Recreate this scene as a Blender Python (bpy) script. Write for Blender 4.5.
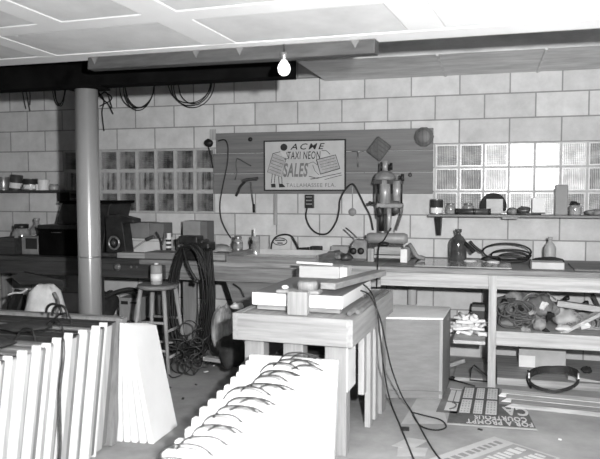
import bpy, bmesh, math, random
from mathutils import Vector, Matrix, Euler
R = random.Random(7)
PI = math.pi
for o in list(bpy.data.objects):
    bpy.data.objects.remove(o)
C = bpy.context.scene.collection

# ------------------------------------------------------------------ camera
FPX, PITCH, YAW, ROLL = 681.644, .0585824, .271243, -.001532
CAM = Vector((.459147, -5.96247, 1.4407))
fw = Vector((-math.sin(YAW)*math.cos(PITCH), math.cos(YAW)*math.cos(PITCH), -math.sin(PITCH)))
r0 = Vector((math.cos(YAW), math.sin(YAW), 0)); u0 = r0.cross(fw)
rt = r0*math.cos(ROLL)+u0*math.sin(ROLL); up = rt.cross(fw)
cd = bpy.data.cameras.new('camera'); cam = bpy.data.objects.new('camera', cd); C.objects.link(cam)
m = Matrix((rt, up, -fw)).transposed().to_4x4(); m.translation = CAM
cam.matrix_world = m
cd.sensor_fit = 'HORIZONTAL'; cd.sensor_width = 36; cd.lens = FPX/600*36
cd.dof.use_dof = True; cd.dof.focus_distance = 5.5; cd.dof.aperture_fstop = 2.6
cd.clip_start = .05; cd.clip_end = 200
bpy.context.scene.camera = cam

# ------------------------------------------------------------------ world, lights, exposure
w = bpy.data.worlds.new('world'); bpy.context.scene.world = w; w.use_nodes = True
w.node_tree.nodes['Background'].inputs[0].default_value = (.75, .75, .75, 1)
w.node_tree.nodes['Background'].inputs[1].default_value = .012
vs = bpy.context.scene.view_settings
vs.view_transform = 'Standard'; vs.look = 'None'; vs.exposure = 0.0; vs.gamma = 1; vs.use_curve_mapping = False
ld = bpy.data.lights.new('flash_lamp', 'AREA'); ld.shape = 'DISK'; ld.size = .09; ld.energy = 300
flash = bpy.data.objects.new('flash_lamp', ld); C.objects.link(flash)
flash.location = (.745, -5.83, 1.64)
flash.rotation_euler = (Vector((.15, -.2, 1.35))-Vector(flash.location)).to_track_quat('-Z', 'Y').to_euler()

# ------------------------------------------------------------------ measuring helpers
def ray(px, py): return fw*FPX+rt*(px-300)+up*(229.5-py)
def PY(px, py, y):
    d = ray(px, py); return CAM+d*((y-CAM.y)/d.y)
def PZ(px, py, z):
    d = ray(px, py); return CAM+d*((z-CAM.z)/d.z)
def F(px0, px1, pyt, y, z0=None, pyb=None):
    """span on the plane at depth y: x0, x1, z0, z1"""
    mx = (px0+px1)/2
    if z0 is None: z0 = PY(mx, pyb, y).z
    zt = PY(mx, pyt, y).z
    return PY(px0, pyt, y).x, PY(px1, pyt, y).x, z0, zt

# ------------------------------------------------------------------ materials
MC = {}
def mat(name, v, rough=.6, metal=0., noise=.12, scale=6., stretch=(1, 1, 1), bump=.15, spec=.4, bscale=None, contrast=1.):
    if name in MC: return MC[name]
    m = bpy.data.materials.new(name); m.use_nodes = True; nt = m.node_tree; b = nt.nodes['Principled BSDF']
    b.inputs['Roughness'].default_value = rough; b.inputs['Metallic'].default_value = metal
    b.inputs['Specular IOR Level'].default_value = spec
    tc = nt.nodes.new('ShaderNodeTexCoord'); mp = nt.nodes.new('ShaderNodeMapping')
    nt.links.new(tc.outputs['Object'], mp.inputs[0]); mp.inputs['Scale'].default_value = stretch
    n = nt.nodes.new('ShaderNodeTexNoise'); n.inputs['Scale'].default_value = scale; n.inputs['Detail'].default_value = 6
    n.inputs['Roughness'].default_value = .65
    nt.links.new(mp.outputs[0], n.inputs[0])
    cr = nt.nodes.new('ShaderNodeValToRGB'); e = cr.color_ramp.elements
    e[0].position = .5-.22/contrast; e[1].position = .5+.22/contrast
    lo, hi = max(0, v*(1-noise*1.6)), min(.95, v*(1+noise*1.1))
    e[0].color = (lo, lo, lo, 1); e[1].color = (hi, hi, hi, 1)
    nt.links.new(n.outputs['Fac'], cr.inputs[0]); nt.links.new(cr.outputs[0], b.inputs['Base Color'])
    if bump:
        n2 = nt.nodes.new('ShaderNodeTexNoise'); n2.inputs['Scale'].default_value = bscale or scale*6; n2.inputs['Detail'].default_value = 4
        nt.links.new(mp.outputs[0], n2.inputs[0])
        bp = nt.nodes.new('ShaderNodeBump'); bp.inputs['Strength'].default_value = bump; bp.inputs['Distance'].default_value = .004
        nt.links.new(n2.outputs['Fac'], bp.inputs['Height']); nt.links.new(bp.outputs[0], b.inputs['Normal'])
    MC[name] = m; return m
def wood(name, v, axis='x', noise=.22, rough=.6):
    st = {'x': (1.2, 22, 22), 'y': (22, 1.2, 22), 'z': (22, 22, 1.2)}[axis]
    return mat(name+'_'+axis, v, rough, noise=noise, scale=1.6, stretch=st, bump=.2, bscale=5)
pine = lambda a='x': wood('pine', .31, a, .22)
oldw = lambda a='x': wood('weathered_wood', .30, a, .3)
midw = lambda a='x': wood('worn_bench_wood', .20, a, .4)
darkw = lambda a='x': wood('dark_stained_wood', .045, a, .4)
ply = lambda a='x': wood('plywood', .20, a, .12)
white = mat('white_enamel', .86, .35, noise=.04, scale=3, bump=.05)
offwhite = mat('off_white_paint', .74, .5, noise=.10, scale=4)
black = mat('black_rubber', .012, .5, noise=.3)
blackm = mat('black_iron', .02, .42, noise=.5, scale=14, bump=.4, spec=.3)
mattb = mat('matt_black', .004, .9, noise=.5, spec=.05)  # near-black matt tone for ceiling, joists, girder and black case
steel = mat('bare_steel', .32, .35, metal=.7, noise=.2, scale=10)
dsteel = mat('dark_steel', .10, .45, metal=.5, noise=.4, scale=14, bump=.3)
galv = mat('sheet_metal', .62, .55, metal=.3, noise=.22, scale=2.2, stretch=(1, 3, 3), bump=.02)
card = mat('cardboard', .30, .85, noise=.12, scale=5)
paper = mat('white_paper', .72, .8, noise=.06, scale=8)
cloth = mat('pale_cloth', .66, .95, noise=.16, scale=7, bump=.8, bscale=12)
rag = mat('grey_rag', .22, .95, noise=.7, scale=15, bump=.8, bscale=20)
darkcl = mat('dark_cloth', .03, .95, noise=.5, scale=9, bump=.6)
amber = mat('dark_bottle_glass', .06, .12, noise=.35, scale=9, bump=0, spec=.6)
jarg = mat('jar_glass', .30, .1, noise=.35, scale=12, bump=0, spec=.7)
tin = mat('tin_can', .34, .3, metal=.6, noise=.25, scale=9)
inkd = mat('black_ink', .02, .7, noise=.2, bump=0)
inkm = mat('grey_ink', .16, .7, noise=.2, bump=0)
postd = mat('poster_dark_ground', .13, .8, noise=.25, scale=8, bump=0)
postl = mat('poster_pale_ground', .46, .8, noise=.12, scale=8, bump=0)

# ------------------------------------------------------------------ mesh builder
W = {}
class MB:
    def __init__(s): s.bm = bmesh.new(); s.M = Matrix.Identity(4)
    def v(s, p): return s.bm.verts.new(s.M @ Vector(p))
    def f(s, vs, smooth=False):
        try:
            f = s.bm.faces.new(vs); f.smooth = smooth; return f
        except ValueError: pass
    def hexa(s, b, t):
        b = [s.v(p) for p in b]; t = [s.v(p) for p in t]
        s.f(b[::-1]); s.f(t)
        for i in range(4): s.f([b[i], b[(i+1) % 4], t[(i+1) % 4], t[i]])
        return s
    def box(s, x0, x1, y0, y1, z0, z1):
        return s.hexa([(x0, y0, z0), (x1, y0, z0), (x1, y1, z0), (x0, y1, z0)], [(x0, y0, z1), (x1, y0, z1), (x1, y1, z1), (x0, y1, z1)])
    def cbox(s, c, sz, rot=(0, 0, 0)):
        o = s.M; s.M = o @ Matrix.Translation(c) @ Euler(rot).to_matrix().to_4x4()
        a, b, d = sz[0]/2, sz[1]/2, sz[2]/2; s.box(-a, a, -b, b, -d, d); s.M = o; return s
    def beam(s, a, b, wd, ht, upv=(0, 0, 1)):
        a, b = Vector(a), Vector(b); d = (b-a).normalized(); r = d.cross(Vector(upv))
        if r.length < .01: r = Vector((1, 0, 0))
        r.normalize(); u = r.cross(d); r *= wd/2; u *= ht/2
        return s.hexa([a-r-u, a+r-u, b+r-u, b-r-u], [a-r+u, a+r+u, b+r+u, b-r+u])
    def prism(s, pts, vec):
        vec = Vector(vec); a = [s.v(p) for p in pts]; b = [s.v(Vector(p)+vec) for p in pts]
        s.f(a[::-1]); s.f(b); n = len(a)
        for i in range(n): s.f([a[i], a[(i+1) % n], b[(i+1) % n], b[i]])
        return s
    def lathe(s, c, prof, seg=20, axis=(0, 0, 1), smooth=True):
        c = Vector(c); q = Vector((0, 0, 1)).rotation_difference(Vector(axis).normalized())
        rings = []
        for r, z in prof:
            if r < 1e-5: rings.append([s.v(c+q @ Vector((0, 0, z)))])
            else: rings.append([s.v(c+q @ Vector((r*math.cos(2*PI*i/seg), r*math.sin(2*PI*i/seg), z))) for i in range(seg)])
        for k in range(len(rings)-1):
            a, b = rings[k], rings[k+1]
            flat = abs(prof[k][1]-prof[k+1][1]) < 1e-6
            for i in range(seg):
                j = (i+1) % seg
                if len(a) == 1 and len(b) == 1: break
                if len(a) == 1: s.f([a[0], b[j], b[i]], smooth and not flat)
                elif len(b) == 1: s.f([a[i], a[j], b[0]], smooth and not flat)
                else: s.f([a[i], a[j], b[j], b[i]], smooth and not flat)
        if len(rings[0]) > 1: s.f(rings[0][::-1])
        if len(rings[-1]) > 1: s.f(rings[-1])
        return s
    def cyl(s, a, b, r, r2=None, seg=16):
        a, b = Vector(a), Vector(b); return s.lathe(a, [(r, 0), (r if r2 is None else r2, (b-a).length)], seg, b-a)
    def tube(s, pts, r, seg=6, sub=5, closed=False):
        P = [Vector(p) for p in pts]; n = len(P); Q = []
        if sub > 1 and n > 2:
            for i in range(n if closed else n-1):
                g = lambda k: P[k % n] if closed else P[max(0, min(n-1, k))]
                a, b, c, d = g(i-1), g(i), g(i+1), g(i+2)
                for k in range(sub):
                    t = k/sub; Q.append(.5*((2*b)+(c-a)*t+(2*a-5*b+4*c-d)*t*t+(3*b-a-3*c+d)*t**3))
            if not closed: Q.append(P[-1])
        else: Q = P
        n = len(Q); rings = []; pu = None
        for i in range(n):
            t = (Q[(i+1) % n]-Q[i-1]) if closed else (Q[min(i+1, n-1)]-Q[max(i-1, 0)])
            if t.length < 1e-9: t = Vector((0, 0, 1))
            t.normalize()
            if pu is None: pu = t.orthogonal().normalized()
            pu = (pu-t*pu.dot(t)); pu = pu.normalized() if pu.length > 1e-6 else t.orthogonal().normalized()
            pw = t.cross(pu)
            rings.append([s.v(Q[i]+pu*r*math.cos(2*PI*k/seg)+pw*r*math.sin(2*PI*k/seg)) for k in range(seg)])
        for i in range(n if closed else n-1):
            a, b = rings[i], rings[(i+1) % n]
            for k in range(seg): s.f([a[k], a[(k+1) % seg], b[(k+1) % seg], b[k]], True)
        if not closed: s.f(rings[0][::-1]); s.f(rings[-1])
        return s
    def blob(s, c, rad, seed=0, amp=.15, seg=14, rings=9, flat=0):
        rr = random.Random(seed); ph = [rr.random()*6 for _ in range(6)]; c = Vector(c)
        vs = []
        for i in range(rings+1):
            th = PI*i/rings; row = []
            for k in range(seg if 0 < i < rings else 1):
                p = 2*PI*k/seg
                d = 1+amp*(math.sin(3*p+ph[0]+th*2)+math.sin(5*p+ph[1]-th*3)*.6+math.sin(4*th+ph[2]+p)*.7)/2
                z = math.cos(th)*d
                if flat and z < -flat: z = -flat
                row.append(s.v(c+Vector((math.sin(th)*math.cos(p)*rad[0]*d, math.sin(th)*math.sin(p)*rad[1]*d, z*rad[2]))))
            vs.append(row)
        for i in range(rings):
            a, b = vs[i], vs[i+1]
            for k in range(seg):
                j = (k+1) % seg
                if len(a) == 1: s.f([a[0], b[k], b[j]], True)
                elif len(b) == 1: s.f([a[k], b[0], a[j]], True)
                else: s.f([a[k], b[k], b[j], a[j]], True)
        return s
    def build(s, name, m, parent=None, loc=None, bevel=0):
        me = bpy.data.meshes.new(name)
        if parent is not None: off = W[parent]
        else:
            if loc is None:
                xs = [v.co for v in s.bm.verts]
                loc = Vector((sum(c.x for c in xs)/len(xs), sum(c.y for c in xs)/len(xs), min(c.z for c in xs)))
            off = Vector(loc)
        bmesh.ops.recalc_face_normals(s.bm, faces=s.bm.faces)
        for v in s.bm.verts: v.co -= off
        s.bm.to_mesh(me); s.bm.free()
        o = bpy.data.objects.new(name, me); C.objects.link(o); me.materials.append(m)
        if parent is not None: o.parent = parent
        else: o.location = off
        W[o] = off
        if bevel:
            b = o.modifiers.new('bevel', 'BEVEL'); b.width = bevel; b.segments = 2; b.limit_method = 'ANGLE'
        return o
def tag(o, label, cat, group=None):
    o['label'] = label; o['category'] = cat
    if group: o['group'] = group
    return o
def thing(name, label, cat, loc, group=None):
    o = bpy.data.objects.new(name, None); C.objects.link(o); o.location = loc; o.empty_display_size = .05
    W[o] = Vector(loc); return tag(o, label, cat, group)
def struct(o): o['kind'] = 'structure'; return o
def copy_tree(o, loc):
    c = o.copy(); C.objects.link(c); c.location = loc; W[c] = Vector(loc)
    for ch in list(o.children):
        d = ch.copy(); C.objects.link(d); d.parent = c
        for g in list(ch.children):
            e = g.copy(); C.objects.link(e); e.parent = d
    return c
def text_mb(s, w, h, M, depth=.0008, shear=0., bold=.006, space=1.12):
    """lettering s filling w x h in the xy plane, put in place by M"""
    cu = bpy.data.curves.new('t', 'FONT'); cu.body = s; cu.extrude = .02; cu.shear = shear; cu.resolution_u = 3; cu.offset = bold; cu.space_character = space
    to = bpy.data.objects.new('t', cu); C.objects.link(to)
    dg = bpy.context.evaluated_depsgraph_get(); me = bpy.data.meshes.new_from_object(to.evaluated_get(dg))
    bpy.data.objects.remove(to)
    b = MB(); b.bm.from_mesh(me); bpy.data.meshes.remove(me)
    xs = [v.co.x for v in b.bm.verts]; ys = [v.co.y for v in b.bm.verts]
    x0, x1, y0, y1 = min(xs), max(xs), min(ys), max(ys)
    for v in b.bm.verts:
        v.co = M @ Vector(((v.co.x-x0)/(x1-x0)*w, (v.co.y-y0)/(y1-y0)*h, depth if v.co.z > 0 else 0))
    return b

# ================================================================== STRUCTURE
# floor
def floor_mat():
    m = mat('concrete_floor', .34, .8, noise=.30, scale=1.4, stretch=(1, 1, 1), bump=.35, bscale=30)
    return m
struct(MB().box(-5.2, 3.4, -8.5, .2, -.1, 0).build('floor', floor_mat(), loc=(0, 0, 0)))
# block wall
def block_mat():
    m = bpy.data.materials.new('concrete_block'); m.use_nodes = True; nt = m.node_tree; b = nt.nodes['Principled BSDF']; L = nt.links.new
    b.inputs['Roughness'].default_value = .75; b.inputs['Specular IOR Level'].default_value = .25
    tc = nt.nodes.new('ShaderNodeTexCoord'); sx = nt.nodes.new('ShaderNodeSeparateXYZ'); L(tc.outputs['Object'], sx.inputs[0])
    ad = nt.nodes.new('ShaderNodeMath'); ad.operation = 'ADD'; L(sx.outputs['X'], ad.inputs[0]); L(sx.outputs['Y'], ad.inputs[1])
    a2 = nt.nodes.new('ShaderNodeMath'); a2.operation = 'ADD'; L(ad.outputs[0], a2.inputs[0]); a2.inputs[1].default_value = .2032+40.64
    cb = nt.nodes.new('ShaderNodeCombineXYZ'); L(a2.outputs[0], cb.inputs[0]); L(sx.outputs['Z'], cb.inputs[1])
    br = nt.nodes.new('ShaderNodeTexBrick'); L(cb.outputs[0], br.inputs[0])
    br.inputs['Scale'].default_value = 1; br.inputs['Brick Width'].default_value = .4064; br.inputs['Row Height'].default_value = .2032
    br.inputs['Mortar Size'].default_value = .0065; br.inputs['Mortar Smooth'].default_value = .3; br.inputs['Bias'].default_value = 0
    br.inputs['Color1'].default_value = (.50, .50, .50, 1); br.inputs['Color2'].default_value = (.60, .60, .60, 1); br.inputs['Mortar'].default_value = (.27, .27, .27, 1)
    n = nt.nodes.new('ShaderNodeTexNoise'); n.inputs['Scale'].default_value = 5; n.inputs['Detail'].default_value = 8; n.inputs['Roughness'].default_value = .7; L(tc.outputs['Object'], n.inputs[0])
    mr = nt.nodes.new('ShaderNodeMapRange'); L(n.outputs['Fac'], mr.inputs[0]); mr.inputs[1].default_value = .3; mr.inputs[2].default_value = .7; mr.inputs[3].default_value = .80; mr.inputs[4].default_value = 1.12
    mx = nt.nodes.new('ShaderNodeMixRGB'); mx.blend_type = 'MULTIPLY'; mx.inputs[0].default_value = 1; L(br.outputs['Color'], mx.inputs[1]); L(mr.outputs[0], mx.inputs[2])
    L(mx.outputs[0], b.inputs['Base Color'])
    n2 = nt.nodes.new('ShaderNodeTexNoise'); n2.inputs['Scale'].default_value = 60; n2.inputs['Detail'].default_value = 4; L(tc.outputs['Object'], n2.inputs[0])
    ma = nt.nodes.new('ShaderNodeMath'); ma.operation = 'MULTIPLY_ADD'; L(br.outputs['Fac'], ma.inputs[0]); ma.inputs[1].default_value = -1.2
    m3 = nt.nodes.new('ShaderNodeMath'); m3.operation = 'MULTIPLY'; L(n2.outputs['Fac'], m3.inputs[0]); m3.inputs[1].default_value = .35; L(m3.outputs[0], ma.inputs[2])
    bp = nt.nodes.new('ShaderNodeBump'); bp.inputs['Strength'].default_value = .6; bp.inputs['Distance'].default_value = .005
    L(ma.outputs[0], bp.inputs['Height']); L(bp.outputs[0], b.inputs['Normal'])
    return m
block = block_mat()
B, RH = .4064, .2032
H1, H0 = 9*RH, 6*RH       # window head and sill
w1 = (-9*B, -5*B); w2 = (0, 4*B); TOPZ = 2.80; T = .2
wb = MB()
wb.box(-5.2, 3.4, 0, T, 0, H0).box(-5.2, 3.4, 0, T, H1, TOPZ)
wb.box(-5.2, w1[0], 0, T, H0, H1).box(w1[1], w2[0], 0, T, H0, H1).box(w2[1], 3.4, 0, T, H0, H1)
struct(wb.build('wall_back', block, loc=(0, 0, 0)))
struct(MB().box(-5.4, -5.2, -8.5, .2, 0, TOPZ).build('wall_left', block, loc=(0, 0, 0)))
struct(MB().box(3.4, 3.6, -8.5, .2, 0, TOPZ).build('wall_right', block, loc=(0, 0, 0)))
# ceiling: dark boards with joists
struct(MB().box(-5.4, 3.6, -8.5, .2, 2.80, 2.90).build('ceiling', mattb, loc=(0, 0, 0)))
k = 1
x = -5.0
while x < 3.2:
    o = MB().box(x-.025, x+.025, -8.4, -.0, 2.60, 2.80).build('trim_%d' % k, mattb, loc=(x, 0, 2.6)); struct(o); k += 1
    x += .61

# glass-block windows
def gb_mat(name, base, dark, emis, rough=.28, side=.0):  # pale left side and streaks imitate refraction; glow stands in for daylight
    m = bpy.data.materials.new(name); m.use_nodes = True; nt = m.node_tree; b = nt.nodes['Principled BSDF']; L = nt.links.new
    b.inputs['Roughness'].default_value = rough; b.inputs['Specular IOR Level'].default_value = .3
    tc = nt.nodes.new('ShaderNodeTexCoord'); oi = nt.nodes.new('ShaderNodeObjectInfo')
    wv = nt.nodes.new('ShaderNodeTexWave'); wv.wave_type = 'BANDS'; wv.bands_direction = 'X'; wv.inputs['Scale'].default_value = 22; wv.inputs['Distortion'].default_value = 1.2
    wv.inputs['Detail'].default_value = 2; L(tc.outputs['Object'], wv.inputs[0])
    n = nt.nodes.new('ShaderNodeTexNoise'); n.inputs['Scale'].default_value = 13; n.noise_dimensions = '4D'; L(tc.outputs['Object'], n.inputs['Vector'])
    mu = nt.nodes.new('ShaderNodeMath'); mu.operation = 'MULTIPLY'; L(oi.outputs['Random'], mu.inputs[0]); mu.inputs[1].default_value = 40; L(mu.outputs[0], n.inputs['W'])
    ad = nt.nodes.new('ShaderNodeMath'); ad.operation = 'MULTIPLY_ADD'; L(wv.outputs['Fac'], ad.inputs[0]); ad.inputs[1].default_value = .45; L(n.outputs['Fac'], ad.inputs[2])
    sx = nt.nodes.new('ShaderNodeSeparateXYZ'); L(tc.outputs['Object'], sx.inputs[0])
    mr = nt.nodes.new('ShaderNodeMapRange'); mr.interpolation_type = 'SMOOTHSTEP'; L(sx.outputs['X'], mr.inputs[0]); mr.inputs[1].default_value = .045; mr.inputs[2].default_value = .085; mr.inputs[3].default_value = side; mr.inputs[4].default_value = 0
    a2 = nt.nodes.new('ShaderNodeMath'); a2.operation = 'ADD'; L(ad.outputs[0], a2.inputs[0]); L(mr.outputs[0], a2.inputs[1])
    cr = nt.nodes.new('ShaderNodeValToRGB'); e = cr.color_ramp.elements; e[0].position = .52; e[1].position = .98
    e[0].color = (dark,)*3+(1,); e[1].color = (base,)*3+(1,)
    L(a2.outputs[0], cr.inputs[0]); L(cr.outputs[0], b.inputs['Base Color'])
    if emis:
        b.inputs['Emission Color'].default_value = (1, 1, 1, 1)
        me = nt.nodes.new('ShaderNodeMath'); me.operation = 'MULTIPLY_ADD'; L(ad.outputs[0], me.inputs[0]); me.inputs[1].default_value = emis*.8; me.inputs[2].default_value = emis*.35
        L(me.outputs[0], b.inputs['Emission Strength'])
    return m
gdark = gb_mat('glass_dim', .27, .006, 0, side=.34)
gmid = gb_mat('glass_clear', .55, .22, .02)
gbrt = gb_mat('glass_daylit', .8, .5, 1.3)
ghalf = gb_mat('glass_half_daylit', .65, .3, .30)
rimd = mat('glass_rim_dim', .40, .25, noise=.2, scale=20)
rimb = mat('glass_rim_clear', .60, .25, noise=.1, scale=20)
def glass_block(row, kind):
    """200 mm block: a pressed lens with ribs, proud of the mortar; local origin lower-left on wall face"""
    b = MB(); s = RH; g = .009; fr = .010
    # rim frame
    rim = MB(); yf = .012; yi = .022
    for (a, c, d, e) in ((g, s-g, g, g+fr), (g, s-g, s-g-fr, s-g), (g, g+fr, g+fr, s-g-fr), (s-g-fr, s-g, g+fr, s-g-fr)):
        rim.box(a, c, yf, .10, d, e)
    # ribs
    x0, x1, z0, z1 = g+fr, s-g-fr, g+fr, s-g-fr
    n = 9
    if row == 1:
        for i in range(n):
            a = x0+(x1-x0)*i/n; c = x0+(x1-x0)*(i+1)/n
            b.prism([(a, yi+.006, z0), ((a+c)/2, yi-.003, z0), (c, yi+.006, z0), (c, .10, z0), (a, .10, z0)], (0, 0, z1-z0))
    else:
        for i in range(n):
            a = z0+(z1-z0)*i/n; c = z0+(z1-z0)*(i+1)/n
            b.prism([(x0, yi+.006, a), (x0, yi-.001, (a+c)/2), (x0, yi+.006, c), (x0, .10, c), (x0, .10, a)], (x1-x0, 0, 0))
    return b, rim
mort_d = mat('window_mortar', .42, .8, noise=.15, scale=14)
def window(name, x0, cols, kindf, rimm):
    mb = MB()
    mb.box(x0, x0+cols*RH, .03, .11, H0, H1)
    for i in range(cols+1): mb.box(x0+i*RH-(.009 if 0 < i else 0), x0+i*RH+(.009 if i < cols else 0), .006, .031, H0, H1)
    for j in range(4):
        for i in range(cols):
            mb.box(x0+i*RH+.009, x0+(i+1)*RH-.009, .006, .031, H0+j*RH-(.009 if j else 0), H0+j*RH+(.009 if j < 3 else 0))
    wn = struct(mb.build(name, mort_d, loc=(x0, 0, H0)))
    for j in range(3):
        for i in range(cols):
            b, rim = glass_block(j, 0)
            off = Vector((x0+i*RH, 0, H0+j*RH))
            rim_o = None
            for q, (mb2, nm, mm) in enumerate(((b, 'glass_block', kindf(i, 2-j)), (rim, 'glass_rim', rimm))):
                W['tmp'] = Vector((0, 0, 0))
                me = bpy.data.meshes.new(nm); bmesh.ops.recalc_face_normals(mb2.bm, faces=mb2.bm.faces); mb2.bm.to_mesh(me); mb2.bm.free(); me.materials.append(mm)
                o = bpy.data.objects.new(nm, me); C.objects.link(o)
                if q == 0: o.parent = wn; o.location = off-W[wn]; first = o
                else: o.parent = first
    return wn
window('window_1', w1[0], 8, lambda i, j: gdark, rimd)
def k2(i, j):
    if i in (3, 4) and j < 2: return gbrt
    if (i, j) in ((2, 0), (2, 1), (5, 0), (3, 2), (4, 2), (5, 1)): return ghalf
    return gmid
window('window_2', w2[0], 8, k2, rimb)

# sheet metal duct along the wall head
du = struct(MB().box(-.955, 3.0, -.96, -.005, 2.40, 2.60).build('trim_40', galv, loc=(0, -.5, 2.4), bevel=.004))
for i, xx in enumerate((.085, .82, 1.6, 2.4)):
    MB().box(xx-.008, xx+.008, -.966, -.01, 2.390, 2.41).build('duct_seam', galv, du)
colm = mat('painted_steel_column', .30, .30, metal=.35, noise=.05, scale=3, bump=0)
_n = colm.node_tree; _t = _n.nodes.new('ShaderNodeTangent'); _t.direction_type = 'RADIAL'; _t.axis = 'Z'
_b = _n.nodes['Principled BSDF']; _n.links.new(_t.outputs[0], _b.inputs['Tangent']); _b.inputs['Anisotropic'].default_value = .8; _b.inputs['Anisotropic Rotation'].default_value = .25
# girder on the steel column
CXP = (PY(78.5, 200, -2.05).x+PY(98.5, 200, -2.05).x)/2; CRP = (PY(98.5, 200, -2.05).x-PY(78.5, 200, -2.05).x)/2*.985
GY = -2.05
struct(MB().box(-5.2, -.67, GY-.07, GY+.07, 2.10, 2.60).build('trim_41', mattb, loc=(-3, GY, 2.10)))
cg = struct(MB().cyl((CXP, GY, 0), (CXP, GY, 2.085), CRP, seg=32).build('trim_42', colm, loc=(CXP, GY, 0)))
MB().box(CXP-.12, CXP+.12, GY-.09, GY+.09, 2.085, 2.10).build('bearing_plate', mattb, cg)
MB().lathe((CXP, GY, 1.0), [(CRP, 0), (CRP+.002, .003), (CRP+.002, .008), (CRP, .011)], 32).build('weld_ring', steel, cg)

# overhead door, open, seen from below
n_ = ray(0, 66).cross(ray(600, 28))
S_ = ray(600, 235).normalized(); E_ = n_.cross(S_).normalized()
if E_.x < 0: E_ = -E_
N_ = E_.cross(S_); N_ = N_ if N_.z > 0 else -N_
A_ = CAM+ray(378, 40)/FPX*3.2
DM = Matrix((E_, S_, N_)).transposed().to_4x4(); DM.translation = A_
dr = MB(); dr.M = DM
ul, ur, vf, vn = -4.2, 2.6, .036, -2.9
# outer rails and stiles
def rail(a, c, d, e): dr.box(a, c, d, e, 0, .035)
rows_ = [(-.105, -.51), (-.63, -1.06), (-1.18, -1.62), (-1.74, -2.18), (-2.3, -2.75)]
rail(ul, ur, -.10, vf)
for i in range(4): rail(ul, ur, rows_[i+1][0], rows_[i][1])
rail(ul, ur, vn, rows_[4][1])
st = [[(-4.2, -4.0), (-3.03, -2.85), (-2.0, -1.86), (-.88, -.70), (.18, .34), (1.3, 1.46), (2.4, 2.6)],
      [(-4.2, -4.0), (-2.45, -2.3), (-1.48, -1.33), (-.88, -.70), (.18, .34), (1.3, 1.46), (2.4, 2.6)]]
cells = []
for i, (a, c) in enumerate(rows_):
    ss = st[0] if i == 0 else st[1]
    for (p, q) in ss: rail(p, q, c, a)
    for j in range(len(ss)-1): cells.append((ss[j][1], ss[j+1][0], c, a))
doorm = mat('white_painted_door', .88, .4, noise=.03, scale=2, bump=.05)
panelm = mat('door_hardboard_panel', .66, .75, noise=.12, scale=3, stretch=(1, 1, 1), bump=.1)
door = struct(dr.build('door_1', doorm, loc=A_))
for (a, c, d, e) in cells:
    pm = MB(); pm.M = DM; pm.box(a+.006, c-.006, d+.006, e-.006, .0015, .030)
    o = pm.build('door_panel', doorm if a > .3 else panelm, door)  # right-hand panels whitened: flash burn-out put into their colour
bt = MB(); bt.M = DM; bt.box(-1.70, -.005, -.03, .03, -.068, 0)
bo = bt.build('batten', wood('grey_batten', .06, 'x', .3), door, bevel=.003); bo['label'] = 'dark weathered wooden batten'
for uu in (-1.65, -.98, -.72, -.10):
    g = MB(); g.M = DM; g.prism([(uu-.025, -.034, 0), (uu+.02, -.034, 0), (uu, -.034, -.04)], (0, .004, 0)); g.build('clip', steel, door)
for (uu, vv) in ((-3.2, -.2), (-3.2, -2.4), (2.1, -.2), (2.1, -2.4), (-.2, -2.4)):
    a = DM @ Vector((uu, vv, .035)); MB().cyl(a, (a.x, a.y, 2.80), .012, seg=8).build('hanger_rod', dsteel, door)

# ================================================================== BULB
bp = PY(284, 68, -2.70)
t = thing('light_bulb', 'bare light bulb hanging under the dark batten of the white door', 'light bulb', (bp.x, bp.y, bp.z-.045))
em = bpy.data.materials.new('bulb_glass'); em.use_nodes = True; e_ = em.node_tree.nodes['Principled BSDF']
e_.inputs['Emission Color'].default_value = (1, 1, 1, 1); e_.inputs['Emission Strength'].default_value = 2.5
MB().lathe(bp, [(0, -.038), (.012, -.036), (.022, -.029), (.029, -.016), (.031, 0), (.027, .015), (.018, .028), (.013, .038)], 20).build('bulb', em, t)
MB().lathe(bp, [(.013, .036), (.015, .04), (.013, .05), (.016, .055), (.016, .075)], 16).build('socket', steel, t)
MB().cyl(bp+Vector((0, 0, .074)), bp+Vector((0, 0, .145)), .004, seg=6).build('cord', black, t)

# ================================================================== CEILING WIRES
def wire(name, pts, r, label, cat='wire', group=None, m=None, **k):
    o = MB().tube(pts, r, **k).build(name, m or black); return tag(o, label, cat, group)
ZB = 2.40
def coil(px0, px1, pyb, n, y, lab, seed):
    q = random.Random(seed); t = None; a = PY(px0, 90, y); b = PY(px1, 90, y); zb = PY((px0+px1)/2, pyb, y).z
    cx = (a.x+b.x)/2; hw = (b.x-a.x)/2; pts = []
    for k in range(n):
        h = hw*q.uniform(.72, 1); zz = zb+q.uniform(0, .07); dx = q.uniform(-.03, .03); top = 2.62
        for s in range(10):
            an = PI+PI*2*s/10
            pts.append((cx+dx+h*math.cos(an), y+.012*math.sin(s+k)+k*.006, (top+zz)/2+(top-zz)/2*math.sin(an)))
    t = thing('wire_coil', lab, 'wire coil', (cx, y, top))
    MB().tube(pts, .0045, seg=5, sub=4).build('wire', black, t)
    MB().tube([(cx, -.001, top-.035), (cx, y-.05, top-.03), (cx, y-.06, top)], .006, sub=1).build('nail', dsteel, t)
coil(119, 158, 114, 4, -.10, 'coil of thin black wire hanging on the wall just right of the steel column', 1)
coil(170, 215, 110, 4, -.10, 'rightmost coil of thin black wire hanging high on the wall above the left glass window', 2)
coil(53, 68, 110, 3, -.10, 'small wire coil hanging left of the steel column', 3)
hk = MB()
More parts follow.
